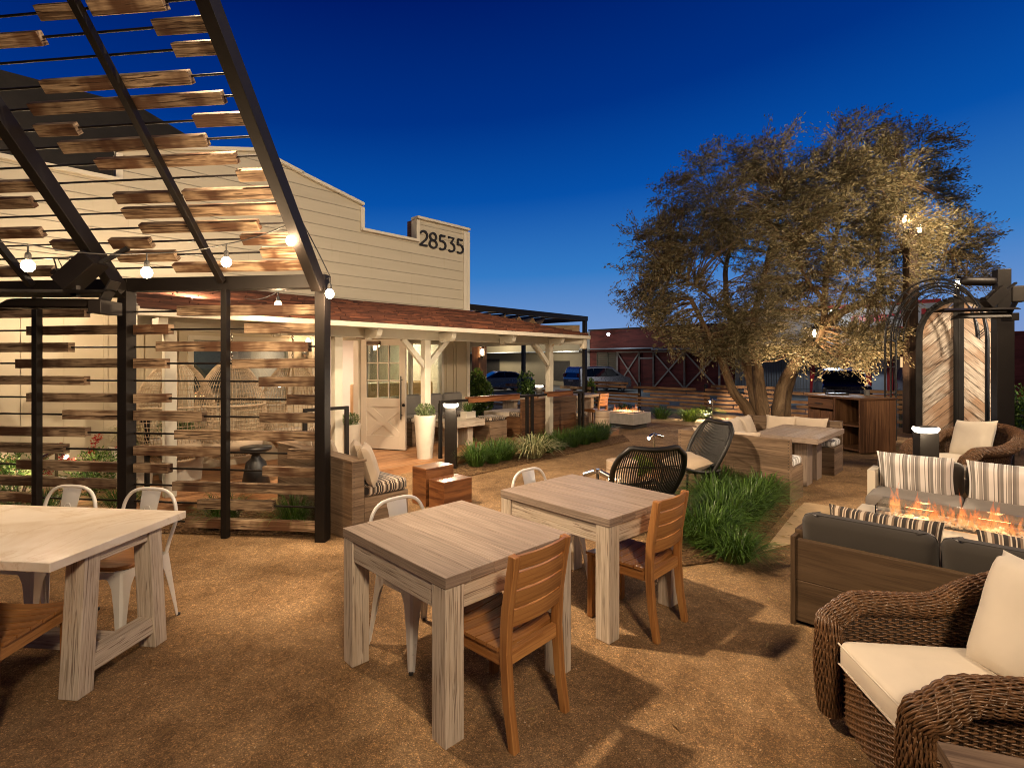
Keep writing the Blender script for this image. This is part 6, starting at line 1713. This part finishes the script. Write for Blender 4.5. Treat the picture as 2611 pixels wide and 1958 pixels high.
carwheels(t,1.9,(-1.35,1.35),.36); screens(t,1.9,1.84,(1.28,1.24,.98,1.70),(-2.22,1.15,-2.12,1.65)); lamps(t,1.9,2.18,-2.22,.85,1.05)
t=dup(t,(21.2,26.5,GZ),math.radians(250),'dark car parked at the right behind the iron arbor')
t=car('parked_sedan','pale sedan mostly hidden left of the lit shrub',(-4.3,39.5,GZ),math.radians(185),4.6,1.8,1.45,sed,[[(-1.45,1.02),(-.95,1.33),(-.2,1.38),(-.2,1.0)]],paint('white_car_paint',(.5,.5,.52),.3,.2,.04,2,coat=1),None)
carwheels(t,1.8,(-1.4,1.4),.33); screens(t,1.8,1.45,(1.2,.98,.4,1.38),(-1.7,1.05,-1.08,1.35))
# ================================================================ olive tree
TB=V((6.96,14.3,0))
def px3(x,y,Y): return V(((x-1305.5)/1335*Y,Y,1.713+(922-y)/1335*Y))
tree=thing('olive_tree','large multi-stemmed olive tree lit from below beside the banquette','tree',TB)
tm=MB()
def limb(pts,r0,r1,n=12):
    P=[V(p)-TB for p in pts]; Q=[]
    for i in range(len(P)-1):
        p0=P[max(0,i-1)];p1=P[i];p2=P[i+1];p3=P[min(len(P)-1,i+2)]
        for k in range(5):
            t=k/5; Q.append(.5*((2*p1)+(p2-p0)*t+(2*p0-5*p1+4*p2-p3)*t*t+(3*p1-p0-3*p2+p3)*t**3))
    Q.append(P[-1]); m=len(Q)
    Q=[q+V((noise.noise(q*2.3),noise.noise(q*2.3+V((9,0,0))),0))*.03 for q in Q]
    tm.tube(Q,[(r0+(r1-r0)*(i/(m-1))**.8)*(1+.13*noise.noise(Q[i]*5)) for i in range(m)],n); return [q+TB for q in Q]
G0=lambda x,Y:V(((x-1305.5)/1335*Y,Y,-.1))
L1=limb([G0(1925,14.3),px3(1900,1035,14.25),px3(1868,995,14.1),px3(1846,934,13.9),px3(1832,905,13.8),px3(1800,840,13.5),px3(1760,760,13.2)],.17,.05)
L2=limb([G0(1940,14.35),px3(1925,1010,14.4),px3(1912,960,14.5),px3(1895,900,14.6),px3(1860,810,14.9),px3(1850,700,15.3),px3(1870,600,15.5)],.20,.05)
L3=limb([G0(1950,14.25),px3(1936,990,14.2),px3(1932,943,14.1),px3(1922,896,14.2),px3(1926,800,14.3),px3(1950,690,14.1),px3(1980,580,14.0),px3(2000,480,14.0)],.19,.04)
L4=limb([G0(1981,14.4),px3(1990,1000,14.3),px3(2018,940,14.2),px3(2040,905,14.1),px3(2084,870,14.0),px3(2100,825,13.9),px3(2102,770,13.9),px3(2110,680,13.8),px3(2140,560,13.7),px3(2160,450,13.7)],.19,.04)
L5=limb([px3(2097,835,13.95),px3(2150,795,13.7),px3(2212,768,13.4),px3(2243,748,13.3),px3(2240,700,13.3),px3(2238,651,13.3),px3(2250,560,13.3),px3(2300,470,13.2)],.12,.035)
L6=limb([G0(2000,14.6),px3(2010,990,14.7),px3(2035,930,14.9),px3(2060,860,15.2),px3(2130,790,15.4),px3(2160,720,15.5)],.15,.04)
L7=limb([px3(1922,896,14.2),px3(1890,850,14.0),px3(1850,800,13.7),px3(1790,740,13.3),px3(1700,690,13.0)],.08,.02,8)
L8=limb([px3(2238,651,13.3),px3(2300,640,13.0),px3(2370,620,12.8),px3(2430,650,12.6)],.06,.015,8)
L9=limb([px3(2102,770,13.9),px3(2050,700,13.6),px3(2020,620,13.4)],.07,.02,8)
anch=[]
for L in (L1,L2,L3,L4,L5,L6,L7,L8,L9): anch+=L[len(L)//3:]
# crown volume: ellipsoids (photo column, row, radius m, depth)
blobs=[(1780,870,.6,13.4),(1860,905,.45,13.2),(1950,875,.6,13.1),(2050,895,.42,13.0),(2165,905,.5,12.8),(2240,865,.5,12.7),(1700,845,.5,13.4),(1650,800,.5,13.6),(2325,590,.55,11.8),(2300,680,.5,12.0),(1660,640,.95,13.2),(1700,740,.95,13.6),(1650,760,.70,14.2),(1760,600,1.15,14.2),(1830,440,1.05,14.6),(1860,540,1.2,13.4),(1900,680,1.1,13.0),(1800,830,.85,13.6),(1900,830,.75,13.2),(1980,420,1.1,14.2),(2000,560,1.25,13.6),(2010,700,1.1,14.6),(2090,470,1.2,13.8),(2110,600,1.2,13.2),(2180,380,1.05,14.0),(2190,500,1.2,13.3),(2260,600,1.1,13.2),(2250,430,1.0,13.8),(2330,380,.75,13.6),(2350,480,.75,14.2),(2200,720,.9,12.9),(2290,710,.8,13.4),(2400,620,.75,12.8),(2460,610,.55,12.6),(2440,690,.55,12.7),(2060,820,.65,14.6),(2190,870,.60,13.0),(2120,860,.55,13.6),(1990,780,.8,14.0),(1720,500,.65,13.8),(1620,690,.5,13.4),(2400,520,.45,13.6),(1850,880,.5,13.3)]
cm=MB();tw=MB()
def leafc(q,d,n,spread):
    for i in range(n):
        o=V((R.gauss(0,1),R.gauss(0,1),R.gauss(0,1)))*spread
        p=q+o
        dd=(d+V((R.uniform(-.7,.7),R.uniform(-.7,.7),R.uniform(-.6,.6)))).normalized()
        s=dd.cross(V((R.uniform(-1,1),R.uniform(-1,1),R.uniform(-1,1)))).normalized()
        L=R.uniform(.06,.125);w=R.uniform(.009,.016)
        cm.add([p-dd*L*.5,p-s*w,p+dd*L*.5,p+s*w],[(0,1,2,3)],[[(0,0)]*4],R.random())
for bx,by,br,bY in blobs:
    c=px3(bx,by,bY)-TB
    n=int(230*br**2.2)+16
    for i in range(n):
        while True:
            p=V((R.uniform(-1,1),R.uniform(-1,1),R.uniform(-1,1)))
            if p.length<1: break
        p=p*(.55+.45*R.random())if R.random()<.35 else p.normalized()*R.uniform(.5,.95)
        q=c+V((p.x*br*1.05,p.y*br,p.z*br*.85))
        if noise.noise(q*1.1+V((3,7,1)))<-.22: continue
        # wind-swept sprigs
        wind=V((.85,.15,.45)).normalized() if R.random()<.7 else p.normalized()
        dr_=(wind+p*.7+V((0,0,-.15))).normalized()
        L=R.uniform(.28,.60); dr_=(dr_+V((0,0,R.uniform(-.5,.25)))).normalized()
        a=min(anch,key=lambda w:(w-TB-q).length_squared) if i%6==0 else None
        if a is not None:
            a=a-TB; m1=a.lerp(q,.5)+V((R.uniform(-.15,.15),R.uniform(-.15,.15),R.uniform(-.05,.15)))
            tm.tube([a,a.lerp(m1,.5)+V((0,0,.03)),m1,m1.lerp(q,.6),q],[.022,.017,.012,.009,.006],5)
        tw.tube([q,q+dr_*L*.6+V((0,0,.02)),q+dr_*L],[.005,.004,.002],3,cap=False)
        for k in range(4):
            leafc(q+dr_*L*(k+.5)/4,dr_,8,.040+.006*k)
def barkm():
    m,nt,out=newmat('olive_bark'); g=N(nt); uv=UVc(g)
    n1=g.noise(g.mapping(uv,(2.5,9,1)),1.0,6,.65,.6)
    col=g.ramp(n1,[(.3,(.065,.042,.025)),(.55,(.16,.105,.06)),(.75,(.23,.165,.10))])
    g.l(g.bsdf(col,.85,0,n1,.8,.03,.2),out.inputs[0]); return m
M_bark=barkm()
tm.build('trunk',M_bark,tree); cm.build('crown',M_olive,tree); o=tw.build('twigs',M_bark,tree)
# hanging lantern in the tree, on a cord
lantern('tree_lantern','small lantern hanging among the left tree limbs','lantern',tuple(px3(2076,862,13.6)),.3,45)
# ================================================================ working lights of the place, and a few added fills
# floodlights on the steel frame behind the photographer
def yardflood(loc,to,p,ang,lab,col=(1,.74,.48),r=.07):
    t=thing('yard_floodlight',lab,'floodlight',loc)
    d=(V(to)-V(loc)).normalized(); q=d.to_track_quat('-Z','Y').to_matrix().to_4x4()
    mb=MB(q); mb.box(-.10,.10,-.07,.07,.0,.09); mb.build('housing',M_black,t)
    mb=MB(q); mb.box(-.085,.085,-.055,.055,-.004,-.001); mb.build('lens',M_spotlens,t)
    spot(V(loc)+d*.03,to,p,ang,col,r,.55)
yardflood((1.3,-2.4,4.6),(-1.0,3.9,0),KEY,80,'floodlight high behind the camera aimed at the tables',r=.45)
yardflood((5.2,1.8,7.6),W(3.2,8.7,3.2),FAC,66,'floodlight high at the right of the camera aimed at the farmhouse wall',(1,.80,.56))
yardflood((6.4,12.6,.35),px3(2150,560,13.8),TRE,85,'uplight on the ground under the right side of the olive tree',(1,.70,.42))
yardflood((8.6,12.2,.5),px3(2240,600,13.3),TRE*.8,80,'uplight by the timber pole aimed into the crown',(1,.66,.38))
yardflood((9.6,7.4,3.4),(9.4,10.9,1.5),DORL,44,'added unseen light that brightens the chevron doors',(1,.82,.60))  # added fill for the doors, out of view
yardflood((7.6,5.6,4.6),(2.6,9.6,0),MID,90,'added unseen light right of the sofas that brightens the yard',r=.2)  # added fill across the yard; no pole stands here
yardflood((-2.35,3.9,5.15),(1.6,6.9,0),PER,105,'floodlight on the pergola ridge aimed at the path',r=.12)
yardflood((10.6,8.4,4.9),px3(2120,560,13.6),CRO,62,'floodlight at the right aimed into the olive crown',(1,.76,.48),.15)
yardflood((1.0,-2.2,5.4),px3(1950,600,13.6),CRO2,46,'floodlight behind the camera aimed at the olive tree',(1,.74,.46),.15)
yardflood((3.6,-1.6,4.2),(4.4,5.0,.5),SOF,44,'added light behind the camera that brightens the facing sofa',(1,.82,.62),.15)  # added fill to whiten the sofa pillows
